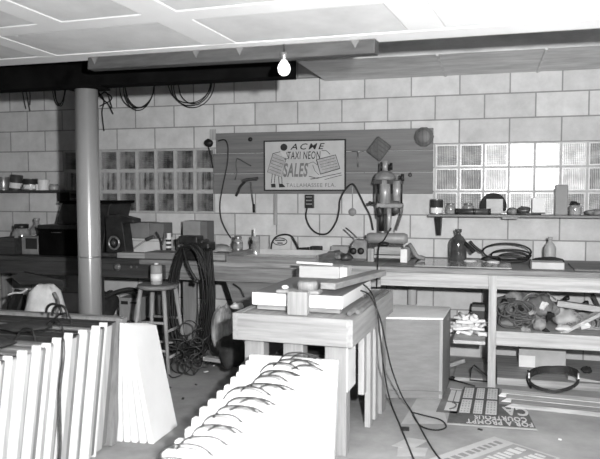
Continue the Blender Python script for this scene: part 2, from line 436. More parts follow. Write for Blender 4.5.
for i, (a, b) in enumerate((((22, 80), (26, 109)), ((24, 80), (30, 111)), ((28, 84), (30, 105)))):
    p, q = PY(*a, -.08), PY(*b, -.08); hk.tube([p+Vector((0, .078, .12)), p+Vector((0, 0, .1)), p, (p+q)/2+Vector((.012*(i-1), 0, 0)), q], .005, seg=5)
tag(hk.build('wire_ends', black), 'short black wire ends hanging at the top left of the wall', 'wire')
hk = MB()
for i, pp in enumerate((((97, 88), (104, 100), (102, 112), (104, 131)), ((98, 92), (108, 104), (113, 114)), ((100, 86), (112, 98), (100, 106)), ((96, 96), (106, 92), (112, 108)))):
    P = [PY(*a, -.06-.012*i) for a in pp]; P.insert(0, P[0]+Vector((0, 0, .28))); hk.tube(P, .006, seg=5)
tag(hk.build('wire_tangle', black), 'tangle of black wire hanging just right of the steel column top', 'wire')

# ================================================================== WORKBENCH
ZT = .86
t = thing('workbench', 'long wooden workbench running along the whole block wall', 'workbench', (-.5, -.45, 0))
MB().box(-4.9, -2.35, -.87, -.03, .82, ZT).build('worktop', darkw(), t, bevel=.004)
MB().box(-2.35, -1.7, -.87, -.03, .82, ZT).build('worktop', midw(), t, bevel=.004)
MB().box(-1.7, -.33, -.87, -.03, .82, ZT).build('worktop', oldw(), t, bevel=.004)
MB().box(-.33, 2.9, -.87, -.03, .82, ZT).build('worktop', wood('grey_board', .22, 'x', .35), t, bevel=.004)
MB().box(-4.15, -2.12, -.85, -.81, .70, .82).build('apron', darkw(), t, bevel=.004)
MB().box(-2.12, -1.0, -.85, -.81, .70, .82).build('apron', midw(), t, bevel=.004)
MB().box(-1.0, -.33, -.85, -.81, .70, .82).build('apron', oldw(), t, bevel=.004)
MB().box(-.33, 2.9, -.85, -.81, .715, .82).build('apron', wood('pale_apron', .44, 'x', .25), t, bevel=.004)
legm = wood('pale_leg', .42, 'z', .25)
for xx, mm in ((-4.3, oldw('z')), (-2.75, darkw('z')), (.49, legm), (2.3, legm)):
    MB().box(xx-.028, xx+.028, -.88, -.80, 0, .82).build('leg', mm, t, bevel=.003)
for xx, mm in ((-4.3, oldw('z')), (-2.62, oldw('z')), (-.17, legm), (.48, legm), (2.3, legm)):
    MB().box(xx-.036, xx+.036, -.12, -.04, 0, .82).build('leg', mm, t, bevel=.003)
shm = wood('pale_shelf', .46, 'x', .22)
MB().box(.518, 2.9, -.85, -.81, .305, .41).build('shelf_rail', shm, t, bevel=.003)
MB().box(.518, 2.9, -.81, -.13, .385, .405).build('shelf', shm, t)
MB().box(.215, .442, -.86, -.04, .305, .33).build('shelf', shm, t)
# round bolt plates on the dark apron
for px_, rr in ((117, .035), (131, .012), (137, .010)):
    p = PY(px_, 267, -.851); g = MB().lathe((p.x, -.85, p.z), [(rr, 0), (rr, .004), (rr*.5, .006), (rr*.5, .012), (0, .012)], 16, axis=(0, -1, 0)); g.build('bolt', steel, t)

# ================================================================== PEGBOARD / TOOL BOARD
t = thing('tool_board', 'long wooden tool board fixed to the block wall between the glass windows', 'board', (-1.02, -.02, 1.4))
bm_ = wood('tool_board_plank', .155, 'x', .18)
zz = [1.40, 1.588, 1.775, 1.965]
for i in range(3):
    MB().box(-2.03+(.0 if i < 2 else .03), -.012, -.032, -.002, zz[i]+.0025, zz[i+1]-.0025).build('plank', bm_, t, bevel=.003)
MB().box(-2.055, -2.0, -.045, -.032, 1.90, 2.0).build('end_clip', wood('pale_clip', .4, 'z'), t)
YB = -.034
# sign
xL, xR, zL, zH = -1.515, -.778, 1.440, 1.872
t = thing('painted_sign', 'white painted sign reading ACME TAXI NEON SALES on the tool board', 'sign', (xL, YB, zL))
MB().box(xL, xR, YB-.012, YB, zL, zH).build('panel', mat('sign_white', .42, .6, noise=.08, bump=.05), t)
fr = MB(); g = .012; y0_, y1_ = YB-.018, YB-.0005
fr.box(xL-g, xR+g, y0_, y1_, zH, zH+g).box(xL-g, xR+g, y0_, y1_, zL-g, zL).box(xL-g, xL, y0_, y1_, zL, zH).box(xR, xR+g, y0_, y1_, zL, zH)
fr.build('frame', inkd, t)
sw, sh = xR-xL, zH-zL
def SM(u, v): # u right, v up in metres from lower-left of sign
    M = Matrix(((1, 0, 0, xL+u), (0, 0, -1, YB-.0125), (0, 1, 0, zL+v), (0, 0, 0, 1))); return M
def sgn(u, v): return ((u/600*sw*600/540), 0, 0)
def S2(ix, iy):  # pixel in the 600x459 zoom of the sign -> metres
    return ((ix-35)/(570-35)*sw, (365-iy)/(365-40)*sh)
def stext(s, ix0, iy0, ix1, iy1, mm, shear=0, rot=0, **k):
    a = S2(ix0, iy1); b = S2(ix1, iy0)
    text_mb(s, b[0]-a[0], b[1]-a[1], SM(*a) @ Matrix.Rotation(rot, 4, 'Z'), shear=shear, **k).build('lettering', mm, t)
stext('ACME', 208, 55, 440, 96, inkd, .3, space=1.35, bold=.012)
stext('TAXI NEON', 190, 108, 412, 160, inkd, .15)
stext('SALES', 160, 185, 330, 280, inkm, .25, bold=.03)
stext('TALLAHASSEE FLA.', 180, 322, 512, 348, inkm)
def sline(pts, r, mm=inkd, closed=False, nm='drawing', sub=1):
    P = []
    for ix, iy in pts: a = S2(ix, iy); P.append((xL+a[0], YB-.0135, zL+a[1]))
    MB().tube(P, r, seg=4, sub=sub, closed=closed).build(nm, mm, t)
def spoly(pts, mm, nm='drawing', dp=.0012):
    P = []
    for ix, iy in pts: a = S2(ix, iy); P.append((xL+a[0], YB-.012, zL+a[1]))
    MB().prism(P, (0, -dp, 0)).build(nm, mm, t)
g = lambda cx, cy, r, rx=1: [(cx+r*rx*math.cos(a*PI/8), cy+r*math.sin(a*PI/8)) for a in range(16)]
spoly(g(165, 78, 24), inkd)
spoly([(140, 108), (182, 108), (196, 150), (175, 165)], postl)
sgm = mat('drawn_board_grey', .34, .7, noise=.15, scale=30, bump=0)
spoly([(90, 118), (180, 155), (150, 280), (50, 245)], sgm); sline([(90, 118), (180, 155), (150, 280), (50, 245), (90, 118)], .002)
for i in range(5): sline([(88-i*6, 145+i*20), (165-i*6, 172+i*21)], .0018)
for a in ([(95, 118), (140, 108)], [(182, 112), (196, 150), (180, 160)], [(85, 258), (78, 320)], [(105, 262), (98, 325)], [(128, 275), (132, 325)], [(150, 280), (152, 325)]): sline(a, .003)
spoly([(75, 325), (105, 325), (108, 350), (78, 350)], inkd); spoly([(130, 325), (155, 325), (175, 348), (132, 350)], inkd)
spoly([(385, 165), (512, 135), (540, 225), (412, 262)], sgm)
sline([(385, 165), (512, 135), (540, 225), (412, 262), (385, 165)], .004)
for i in range(4): sline([(405+i*5, 180+i*18), (508+i*6, 155+i*18)], .0018)
sline([(420, 105), (450, 105), (475, 130)], .003); sline([(330, 190), (365, 180), (390, 200)], .0025); sline([(360, 200), (375, 240), (400, 265)], .002)
sline([(335, 275), (390, 290), (450, 275), (550, 255)], .0035); sline([(440, 298), (555, 268)], .003); sline([(345, 295), (400, 285)], .004)

# things hanging on the board
def bh(px_, py_): return PY(px_, py_, YB)
p = PY(209, 143, -.07)
t = thing('socket_lamp', 'black lamp socket clipped to the left end of the tool board', 'lamp', (p.x, -.07, p.z-.03))
MB().blob((p.x, -.075, p.z), (.045, .03, .035), 4, .15).build('socket_head', black, t)
MB().tube([PY(208, 146, -.06), PY(211, 156, -.055), PY(213, 168, -.05)], .006).build('lead', black, t)
wire('looped_cord', [PY(a, b, -.055) for a, b in ((218, 141), (225, 140), (228, 148), (227, 165), (223, 185), (220, 203), (221, 218), (226, 230), (231, 238))], .0065, 'black cord looping from the tool board left end down to the bench', 'cord')
p = bh(251, 139.5)
t = thing('wall_hook', 'small round black hook fixed high on the tool board left of the sign', 'hook', (p.x, YB, p.z))
MB().lathe((p.x, YB, p.z), [(.012, 0), (.012, .012), (.02, .016), (.018, .03), (0, .034)], 14, axis=(0, -1, 0)).build('knob', black, t)
# bent wire bracket
wire('wire_bracket', [PY(a, b, YB-.008) for a, b in ((251, 166), (244, 162), (237, 158.5), (236, 166), (237, 172), (235, 180))], .005, 'bent grey wire bracket hanging on the tool board above the pliers', 'bracket', m=dsteel, sub=2)
# pliers
t = thing('pliers', 'dark pliers hanging tilted on the tool board left of the hammer', 'pliers', PY(237, 196, YB))
MB().tube([PY(245, 181.5, YB-.014), PY(240, 187, YB-.014), PY(238, 192, YB-.014), PY(236, 196, YB-.014)], .012).build('grip', black, t)
MB().tube([PY(257, 180, YB-.012), PY(250, 180, YB-.012), PY(245, 181.5, YB-.014)], .008).build('jaw', dsteel, t)
# hammer
t = thing('claw_hammer', 'hammer hanging head up below the left part of the tool board', 'hammer', PY(254, 212, YB-.02))
MB().tube([PY(250.5, 182, -.06), PY(252, 195, -.05), PY(253.5, 206, -.04), PY(254, 212, -.04)], .0085).build('handle', dsteel, t)
MB().tube([PY(242, 181, -.06), PY(247, 179.5, -.06), PY(253, 179, -.06), PY(258, 178, -.06)], .013).build('head', dsteel, t)
MB().tube([PY(253.7, 204, -.05), PY(254, 212.5, -.05)], .012).build('grip', black, t)
# long chisel behind sign
x0, x1, z0, z1 = F(273.5, 277, 190, -.03, pyb=225)
tag(MB().box(x0, x1, -.034, -.02, z0, 1.40).build('wooden_stick', oldw('z'), bevel=.002), 'narrow grey wooden stick hanging down below the painted sign', 'stick')
# junction box with cord
x0, x1, z0, z1 = F(305.5, 313.5, 195, -.03, pyb=208)
t = thing('switch_box', 'small dark switch box below the painted sign where a cord starts', 'switch', ((x0+x1)/2, -.04, z0))
g = MB().box(x0, x1, -.055, -.003, z0, 1.395); g.build('box', blackm, t)
for i in range(3):
    z = z0+.03+i*.032; MB().box(x0+.012, x1-.008, -.060, -.055, z, z+.012).build('rocker', steel, t)
wire('power_cord', [PY(a, b, -.06) for a, b in ((307, 208), (306, 217), (310, 227), (318, 233.5), (328, 233), (336, 222), (339, 210), (340, 200), (345, 190), (352, 184), (357, 190), (364, 204), (370, 216), (373, 230))], .008, 'thick black power cord looping from the switch box to the power tool', 'cord')
# T square with weight
t = thing('tee_square', 'small pale metal tee hanging on the tool board right of the sign', 'square', PY(358, 172, YB))
MB().tube([bh(358, 152)+Vector((0, -.006, 0)), bh(358, 167)+Vector((0, -.006, 0))], .009, seg=4).build('blade', steel, t)
MB().tube([bh(352, 151.5)+Vector((0, -.006, 0)), bh(364, 151.5)+Vector((0, -.006, 0))], .005, seg=4).build('head', steel, t)
t = thing('plumb_disc', 'grey disc on a thin rod hanging below the tool board', 'disc', PY(352, 216, -.02))
MB().tube([PY(352.5, 186, -.04), PY(352.5, 208, -.025)], .005).build('rod', oldw('z'), t)
p = PY(352.5, 212, -.005); MB().lathe(p, [(.036, 0), (.036, .012), (0, .014)], 16, axis=(0, -1, 0)).build('disc', oldw('z'), t)
# polishing pad and round brush
p = PY(379, 149, YB)
t = thing('scrub_brush', 'square ribbed wooden block hanging tilted above the power tool', 'brush', (p.x, YB, p.z-.1))
g = MB(); g.M = Matrix.Translation((p.x, YB-.018, p.z)) @ Matrix.Rotation(math.radians(38), 4, 'Y')
g.cbox((0, 0, 0), (.155, .03, .17)); g.build('block', wood('brush_block', .09, 'z', .3), t, bevel=.02)
g = MB(); g.M = Matrix.Translation((p.x, YB-.018, p.z)) @ Matrix.Rotation(math.radians(38), 4, 'Y')
for i in range(5): g.box(-.07, .07, -.020, -.0145, -.068+i*.031, -.058+i*.031)
g.build('ribs', wood('brush_block2', .07, 'x', .3), t)
p = PY(424, 137, YB)
t = thing('round_block', 'round dark wooden disc at the upper right corner of the tool board', 'disc', (p.x, YB, p.z-.08))
MB().lathe((p.x, YB-.001, p.z), [(.080, 0), (.085, .008), (.085, .02), (.078, .028), (0, .029)], 10, axis=(0, -1, 0)).build('disc', wood('disc_wood', .11, 'z', .3), t)
MB().lathe((p.x, YB-.030, p.z), [(.055, 0), (.052, .004), (0, .005)], 18, axis=(0, -1, 0)).build('face', wood('disc_face', .16, 'z', .3), t)
p = bh(410, 175); tag(MB().lathe(p, [(.018, 0), (.014, .01), (0, .012)], 12, axis=(0, -1, 0)).build('knot_plug', dsteel), 'small dark round plug on the tool board right of the power tool', 'plug')

# ================================================================== POWER TOOL ON STAND
YT = -.38
def tp(px_, py_, y=YT): return PY(px_, py_, y)
base = tp(388, 231)
t = thing('drill_press', 'twin cylinder bench power tool with domed top standing at the tool board', 'power tool', (base.x, YT, base.z))
pc = tp(385, 180); sc = .0078
def rpx(n): return n*.0079
def cylp(px_, py0, py1, r0, r1, name, mm, y=YT, seg=20):
    a = PY(px_, py0, y); b = PY(px_, py1, y); MB().cyl((a.x, y, a.z), (a.x, y, b.z), r0, r1, seg).build(name, mm, t)
cm = mat('tool_casting', .22, .5, metal=.1, noise=.3, scale=9)
cm2 = mat('tool_cylinder', .36, .35, metal=.2, noise=.25, scale=9, stretch=(5, 5, 1))
p = tp(385, 180)
MB().lathe((p.x, YT, p.z), [(.085, 0), (.088, .012), (.086, .03), (.07, .055), (.045, .07), (.03, .075), (0, .078)], 24).build('dome', cm, t)
cylp(385, 206, 180, .045, .045, 'cylinder', cm2)
cylp(397, 201, 181, .034, .036, 'side_cylinder', cm2, YT-.02)
cylp(385, 172, 161, .022, .022, 'neck', cm2)
cylp(391, 170, 163, .014, .012, 'plug', blackm)
cylp(381, 171, 162, .007, .007, 'bolt', blackm)
g = MB()
for px_ in (376.5, 401.5):
    a = tp(px_, 176, YT-.03); b = tp(px_, 205, YT-.03); g.cyl((a.x, a.y, b.z), (a.x, a.y, a.z), .009, seg=8)
g.cyl(tp(402.5, 181, YT-.03), tp(402.5, 174, YT-.03), .014, .014, 8).build('side_rod', blackm, t)
a = tp(374, 180, YT); b = tp(403, 182, YT)
MB().box(a.x, b.x, YT-.04, YT+.04, b.z-.015, a.z).build('top_plate', blackm, t)
a = tp(377, 203, YT); b = tp(403, 208, YT)
MB().box(a.x, b.x, YT-.045, YT+.045, b.z, a.z).build('clamp_plate', cm, t, bevel=.01)
MB().cyl(tp(370, 203, YT-.03), tp(379, 203, YT-.03), .01).build('lever', blackm, t)
MB().blob(tp(370, 203, YT-.03), (.016, .016, .016), 1, .05).build('lever_knob', blackm, t)
MB().blob(tp(380, 211, YT-.02), (.03, .03, .05), 2, .2).build('motor_bracket', blackm, t)
MB().blob(tp(396, 209, YT-.02), (.035, .025, .04), 6, .2).build('feed_bracket', dsteel, t)
cylp(381.5, 231, 208, .022, .022, 'dark_column', blackm)
cylp(389, 231, 206, .02, .02, 'pale_column', cm2, YT-.01)
cylp(393, 216, 206, .012, .012, 'spindle', blackm)
MB().tube([tp(402, 203), tp(402, 212), tp(399, 222), tp(396, 230.5)], .008).build('feed_hose', dsteel, t)

# horizontal motor housing below it, on a pale wooden stand
YS = -.45
x0, x1, z0, z1 = F(366.5, 408, 231.5, YS, pyb=245)
t = thing('motor_housing', 'horizontal grey cylinder housing lying on a pale wooden stand under the power tool', 'motor', ((x0+x1)/2, YS, z0))
rr = (z1-z0)/2
MB().lathe((x0, YS, z0+rr), [(0, 0), (rr*.62, .004), (rr*.8, .03), (rr*.82, x1-x0-.03), (rr*.6, x1-x0-.004), (0, x1-x0)], 24, axis=(1, 0, 0)).build('housing', mat('housing_grey', .26, .5, metal=.1, noise=.2), t)
MB().box(x0+.03, x1-.04, YS-.03, YS+.03, z0-.02, z0+.006).build('lower_flange', blackm, t)
HZ = z0-.02
x0, x1, z0, z1 = F(370, 409, 246, YS, .862, None)
t = thing('wooden_stand', 'pale wooden stand of stacked blocks under the grey motor cylinder', 'stand', ((x0+x1)/2, YS-.05, ZT+.001))
w_ = x1-x0
MB().box(x0, x0+.05, YS-.12, YS+.10, ZT+.001, HZ-.001).build('upright', pine('z'), t, bevel=.004)
MB().box(x1-.055, x1, YS-.12, YS+.10, ZT+.001, HZ-.001).build('upright', mat('white_upright', .66, .5), t, bevel=.004)
MB().box(x0+.05, x1-.055, YS-.1, YS+.10, ZT+.03, ZT+.055).build('lower_bar', pine(), t, bevel=.003)
MB().box(x0+.05, x1-.055, YS-.08, YS+.10, ZT+.06, ZT+.12).build('crosspiece', oldw(), t, bevel=.003)
g = MB().blob((x0+.12, YS-.03, ZT+.14), (.045, .03, .02), 3, .2).build('dark_fitting', blackm, t)
MB().tube([(x1, YS+.02, ZT+.14), (x1+.03, YS, ZT+.10), (x1+.07, YS-.03, ZT+.045), (x1+.13, YS-.04, ZT+.03)], .018).build('arm', cm, t)
# cord over the housing down the bench front
wire('black_cord', [PY(391, 228, -.50), PY(388, 233, YS-.09), PY(384, 240, YS-.12), PY(379, 247, YS-.19), PY(378, 257, -.70), PY(377.5, 266, -.895), PY(377, 278, -.88), PY(376.5, 290, -.87)], .0055, 'thin black cord hanging from the power tool over the bench front', 'cord')

# bench grinder
YG = -.45
x0, x1, z0, z1 = F(350, 368, 240, YG, ZT+.001)
t = thing('bench_grinder', 'small dark bench grinder with two round black dials left of the wooden stand', 'grinder', ((x0+x1)/2, YG, ZT))
MB().prism([(x0+.01, YG-.06, ZT+.001), (x1, YG-.06, ZT+.001), (x1, YG-.06, z1), (x0+.05, YG-.06, z1+.01), (x0+.02, YG-.06, z1-.04)], (0, .13, 0)).build('body', cm, t, bevel=.008)
for px_ in (353.5, 361):
    p = PY(px_, 251, YG-.062); MB().lathe(p, [(.026, 0), (.028, .012), (.012, .018), (0, .018)], 16, axis=(0, -1, 0)).build('dial', black, t)
MB().box(x0+.02, x1, YG-.075, YG-.06, ZT+.001, ZT+.02).build('foot', dsteel, t)
MB().tube([PY(357, 238, YG), PY(352, 233, YG), PY(346, 228, YG+.05)], .007).build('lever', dsteel, t)

# scissors / snips on the bench right of the stand
g = MB(); g.tube([PZ(411, 259, ZT+.01), PZ(420, 256, ZT+.015), PZ(424, 257, ZT+.02)], .006); g.tube([PZ(416, 262, ZT+.01), PZ(421, 257, ZT+.02)], .006)
tag(g.build('shears', black, loc=PZ(416, 259, ZT)), 'black shears lying open on the bench right of the wooden stand', 'shears')

# ================================================================== RIGHT WALL SHELF
sx0 = -.03; SZ = 1.215
t = thing('wall_shelf', 'wooden wall shelf under the right glass block window', 'shelf', (.8, -.12, SZ))
MB().box(sx0, 1.75, -.24, -.004, SZ, SZ+.018).build('board', wood('shelf_plank', .20, 'x', .3), t, bevel=.002)
g = PY(439, 218, -.12); MB().hexa([(g.x-.018, -.14, SZ-.16), (g.x+.012, -.14, SZ-.16), (g.x+.012, -.005, SZ-.17), (g.x-.018, -.005, SZ-.17)], [(g.x-.028, -.20, SZ), (g.x+.022, -.20, SZ), (g.x+.022, -.005, SZ), (g.x-.028, -.005, SZ)]).build('bracket', black, t)
g = PY(510, 220, -.20); MB().box(g.x-.06, g.x+.06, -.245, -.16, SZ-.014, SZ).build('clip', oldw(), t)
MB().box(1.55, 1.58, -.2, -.004, SZ-.16, SZ).build('bracket', black, t)
S1 = SZ+.019
def can(name, px0, px1, pyt, y, z0, label, cat, m_body, band=None, prof='can', group=None, tilt=0, lid=None):
    x0, x1, _, z1 = F(px0, px1, pyt, y, z0); r = (x1-x0)/2; h = z1-z0; cx = (x0+x1)/2
    t = thing(name, label, cat, (cx, y, z0), group)
    c = (cx, y, z0)
    if prof == 'can':
        MB().lathe(c, [(r*.97, 0), (r, .004), (r*.97, .008), (r*.97, h-.008), (r, h-.004), (r*.95, h), (r*.9, h-.004), (0, h-.004)], 24).build('body', m_body, t)
    elif prof == 'jar':
        MB().lathe(c, [(r*.9, 0), (r, .01), (r, h*.62), (r*.92, h*.74), (r*.72, h*.8), (r*.72, h*.84)], 24).build('body', m_body, t)
        MB().lathe(c, [(r*.76, h*.84), (r*.78, h*.86), (r*.78, h*.99), (r*.7, h)], 20).build('lid', lid or tin, t)
    elif prof == 'bottle':
        MB().lathe(c, [(r*.9, 0), (r, .012), (r, h*.55), (r*.92, h*.64), (r*.6, h*.76), (r*.32, h*.82), (r*.3, h*.9), (r*.4, h*.91), (r*.4, h)], 20).build('body', m_body, t)
    elif prof == 'cone':
        MB().lathe(c, [(r*.95, 0), (r, .01), (r*.9, h*.35), (r*.5, h*.62), (r*.42, h*.7)], 20).build('body', m_body, t)
        MB().lathe(c, [(r*.45, h*.7), (r*.45, h*.78), (r*.22, h*.84), (r*.18, h*.98), (0, h)], 16).build('cap', lid or m_body, t)
    if band:
        for (a, b, mm) in band:
            MB().lathe(c, [(r*1.006, h*a), (r*1.01, h*a+.001), (r*1.01, h*b-.001), (r*1.006, h*b)], 24).build('label_band', mm, t)
    if tilt: t.rotation_euler = (0, tilt, 0)
    return t
can('paint_can', 430.5, 443, 199, -.16, S1, 'can with a black and white label at the left end of the right wall shelf', 'can', tin, [(.45, .93, inkd), (.08, .42, paper)])
can('glass_jar', 446, 455.5, 203, -.10, S1, 'grey glass jar next to the black labelled can on the right wall shelf', 'jar', jarg, prof='jar')
can('glass_jar', 463, 474, 203, -.07, S1, 'squat glass jar behind the lying tube on the right wall shelf', 'jar', jarg, prof='jar')
x0, x1, z0, z1 = F(455.5, 491, 210, -.19, S1)
t = thing('metal_tube', 'dark ribbed metal tube lying along the front of the right wall shelf', 'tube', ((x0+x1)/2, -.19, S1))
rr = .024
MB().cyl((x0, -.19, S1+rr), (x1, -.19, S1+rr), rr, seg=20).build('barrel', dsteel, t)
for q in (x0, x1-.02, (x0+x1)/2): MB().cyl((q-.001, -.19, S1+rr), (q+.02, -.19, S1+rr), rr+.0015, seg=20).build('ring', blackm, t)
p0, p1, _, z1 = F(480, 507, 193, -.09, S1)
cr_ = (p1-p0)/2
t = thing('dial_scale', 'round dark dial with a white square card standing on the right wall shelf', 'dial', ((p0+p1)/2, -.09, S1))
MB().lathe(((p0+p1)/2, -.05, z1-cr_), [(cr_*.93, 0), (cr_, .012), (cr_, .04), (cr_*.86, .05), (cr_*.84, .03), (0, .03)], 32, axis=(0, -1, 0)).build('case', mat('dial_case', .03, .8, spec=.1), t) if z1-2*cr_ > S1 else MB().prism([((p0+p1)/2+cr_*math.cos(a), -.05, max(S1, z1-cr_+cr_*math.sin(a))) for a in [PI*1.24*i/24-.12*PI for i in range(25)]], (0, -.045, 0)).build('case', mat('dial_case', .03, .8, spec=.1), t, bevel=.006)
a, b, z0, z1b = F(486.5, 503, 199, -.11, S1+.008)
MB().box(a, b, -.108, -.098, z0, z1b).build('card', mat('grey_card', .5, .7), t)
# crumpled items
for i, (a, b, tpy, yy, mm, lab) in enumerate(((507, 517, 207, -.12, rag, 'small crumpled grey rag right of the round dial on the shelf'), (516, 531, 206, -.1, dsteel, 'dark metal fitting lying left of the white card box on the shelf'))):
    x0, x1, z0, z1 = F(a, b, tpy, yy, S1)
    tag(MB().blob(((x0+x1)/2, yy, z0+(z1-z0)*.45), ((x1-x0)/2, .05, (z1-z0)*.5), 20+i, .2, flat=.85).build(('rag', 'metal_fitting')[i], mm), lab, ('rag', 'fitting')[i])
def boxthing(name, px0, px1, pyt, y, z0, dep, label, cat, mm, bev=.003, group=None):
    x0, x1, _, z1 = F(px0, px1, pyt, y, z0)
    t = thing(name, label, cat, ((x0+x1)/2, y+dep/2, z0), group)
    MB().box(x0, x1, y, y+dep, z0, z1).build('body', mm, t, bevel=bev); return t, x0, x1, z0, z1
t, x0, x1, z0, z1 = boxthing('card_box', 532.5, 545.5, 198, -.17, S1, .07, 'upright white card box on the right wall shelf', 'box', paper)
MB().box(x0+.025, x0+.05, -.14, -.12, z1, z1+.012).build('tab', paper, t)
MB().box(x0-.0015, x1+.0015, -.1715, -.169, z0+.004, z0+.02).build('label_band', inkm, t)
t, x0, x1, z0, z1 = boxthing('tall_carton', 555.5, 568.5, 185, -.2, S1, .08, 'tall narrow grey carton standing on the right wall shelf', 'carton', mat('grey_carton', .24, .6, noise=.1), .008)
MB().box(x0+.006, x1-.006, -.196, -.126, z1-.002, z1+.004).build('lid', mat('carton_lid', .33, .6), t)
t = can('squat_bottle', 568.8, 581.5, 203, -.16, S1, 'squat bottle with a black sprayer cap beside the tall grey carton', 'bottle', jarg, prof='jar', lid=black)
p = W[t]; MB().tube([(p.x, -.16, p.z+.075), (p.x+.01, -.16, p.z+.10), (p.x-.03, -.17, p.z+.105)], .008).build('spout', black, t)
x0, x1, z0, z1 = F(584, 606, 210, -.12, S1)
tag(MB().blob(((x0+x1)/2, -.12, z0+.02), ((x1-x0)/2, .07, .025), 8, .15, flat=.8).build('folded_rag', rag), 'folded grey rag at the right end of the right wall shelf', 'rag')
g = MB(); x0 = PY(528, 212, -.2).x; g.cyl((x0-.09, -.21, S1+.008), (x0+.1, -.21, S1+.008), .008)
tag(g.build('steel_rod', dsteel), 'thin dark rod lying in front of the white card box', 'rod')

# ================================================================== LEFT WALL SHELF
t = thing('wall_shelf', 'dark wooden wall shelf with small cans at the far left', 'shelf', (-4.3, -.1, 1.415))
MB().box(-5.1, -3.50, -.2, -.004, 1.415, 1.437).build('board', darkw(), t, bevel=.002)
for xx in (-4.6, -3.62): MB().box(xx, xx+.03, -.16, -.004, 1.33, 1.415).build('bracket', black, t)
SL = 1.438
can('tin_can', -2, 8.5, 177, -.1, SL, 'plain shiny tin can at the left edge of the left wall shelf', 'can', tin)
can('dark_can', 10, 20.5, 175, -.1, SL+.0, 'dark can with white lettering tilted on the left wall shelf', 'can', mat('dark_tin', .05, .4), [(.15, .5, paper)], tilt=.12)
can('labelled_can', 24.5, 36.5, 178.5, -.1, SL, 'can with a dark upper label and white lower band on the left wall shelf', 'can', tin, [(.5, .95, inkd), (.12, .45, paper)])
can('white_can', 38.5, 48.5, 179.5, -.1, SL, 'pale whitish can fourth along the left wall shelf', 'can', offwhite)
can('small_jar', 49.5, 58.5, 184, -.1, SL, 'small low glass jar at the right end of the cans on the left shelf', 'jar', jarg, prof='jar')
can('tiny_bottle', 35.8, 38, 184, -.14, SL, 'tiny white bottle between two cans on the left wall shelf', 'bottle', offwhite)
can('tiny_bottle', 20.8, 23.5, 185, -.14, SL, 'tiny dark bottle right of the tilted dark can', 'bottle', dsteel, prof='bottle')

# ================================================================== LEFT BENCH ITEMS
BZ = ZT+.001
# furnace hood and black case
def hp(px_, py_, y): return PY(px_, py_, y)
t = thing('forge_hood', 'large black iron hood standing on the bench behind the steel column', 'hood', (PY(84, 220, -.35).x, -.35, BZ))
P = [hp(61.5, 203, -.5), hp(111, 203.5, -.5), hp(108, 216, -.5), hp(104, 240, -.5)]
pts = [(P[0].x, -.5, P[0].z), (P[1].x, -.5, P[1].z), (P[2].x, -.5, P[2].z), (P[3].x-.02, -.5, BZ), (hp(56, 226, -.5).x, -.5, BZ), (hp(56, 226, -.5).x, -.5, P[0].z-.2)]
MB().prism(pts, (0, .38, 0)).build('body', blackm, t, bevel=.012)
MB().box(P[0].x-.015, P[1].x+.015, -.515, -.105, P[0].z, P[0].z+.02).build('top_lip', mattb, t)
x0, x1, z0, z1 = F(39.5, 77, 225.5, -.72, BZ)
t = thing('black_case', 'black square case on the bench in front of the iron hood', 'case', ((x0+x1)/2, -.62, BZ))
MB().box(x0, x1, -.74, -.53, BZ, z1).build('body', mattb, t, bevel=.008)
MB().box(x0-.004, x1+.004, -.745, -.526, z1-.03, z1+.004).build('lid', blackm, t, bevel=.004)
MB().tube([((x0+x1)/2-.05, -.745, z1-.06), ((x0+x1)/2-.04, -.765, z1-.06), ((x0+x1)/2+.04, -.765, z1-.06), ((x0+x1)/2+.05, -.745, z1-.06)], .005, sub=1).build('handle', dsteel, t)
# glass jars and big can
can('wide_jar', 14, 29, 224, -.42, BZ, 'wide glass jar with a dark lid behind the square metal can at far left', 'jar', jarg, prof='jar', lid=blackm)
can('clear_bottle', 30.5, 43, 218, -.25, BZ, 'clear glass bottle with a bright tip against the wall at far left', 'bottle', jarg, prof='bottle')
x0, x1, z0, z1 = F(22, 38.5, 236.5, -.72, BZ)
t = thing('square_can', 'square metal can with a dark label at the far left end of the bench', 'can', ((x0+x1)/2, -.66, BZ))
MB().box(x0, x1, -.73, -.60, BZ, z1).build('body', tin, t, bevel=.006)
MB().box(x0+.045, x1-.01, -.7325, -.73, BZ+.05, z1-.015).build('label_patch', inkd, t)
MB().cyl(((x0+x1)/2, -.66, z1), ((x0+x1)/2, -.66, z1+.015), .02).build('cap', steel, t)
x0, x1, z0, z1 = F(-6, 15, 238, -.75, BZ)
t = thing('dark_crate', 'low dark wooden crate at the left edge of the bench', 'crate', ((x0+x1)/2, -.6, BZ))
g = MB(); g.box(x0, x1, -.76, -.74, BZ, z1).box(x0, x1, -.50, -.48, BZ, z1).box(x0, x0+.02, -.74, -.5, BZ, z1).box(x1-.02, x1, -.74, -.5, BZ, z1).box(x0+.02, x1-.02, -.74, -.5, BZ, BZ+.02)
g.build('body', darkw(), t)
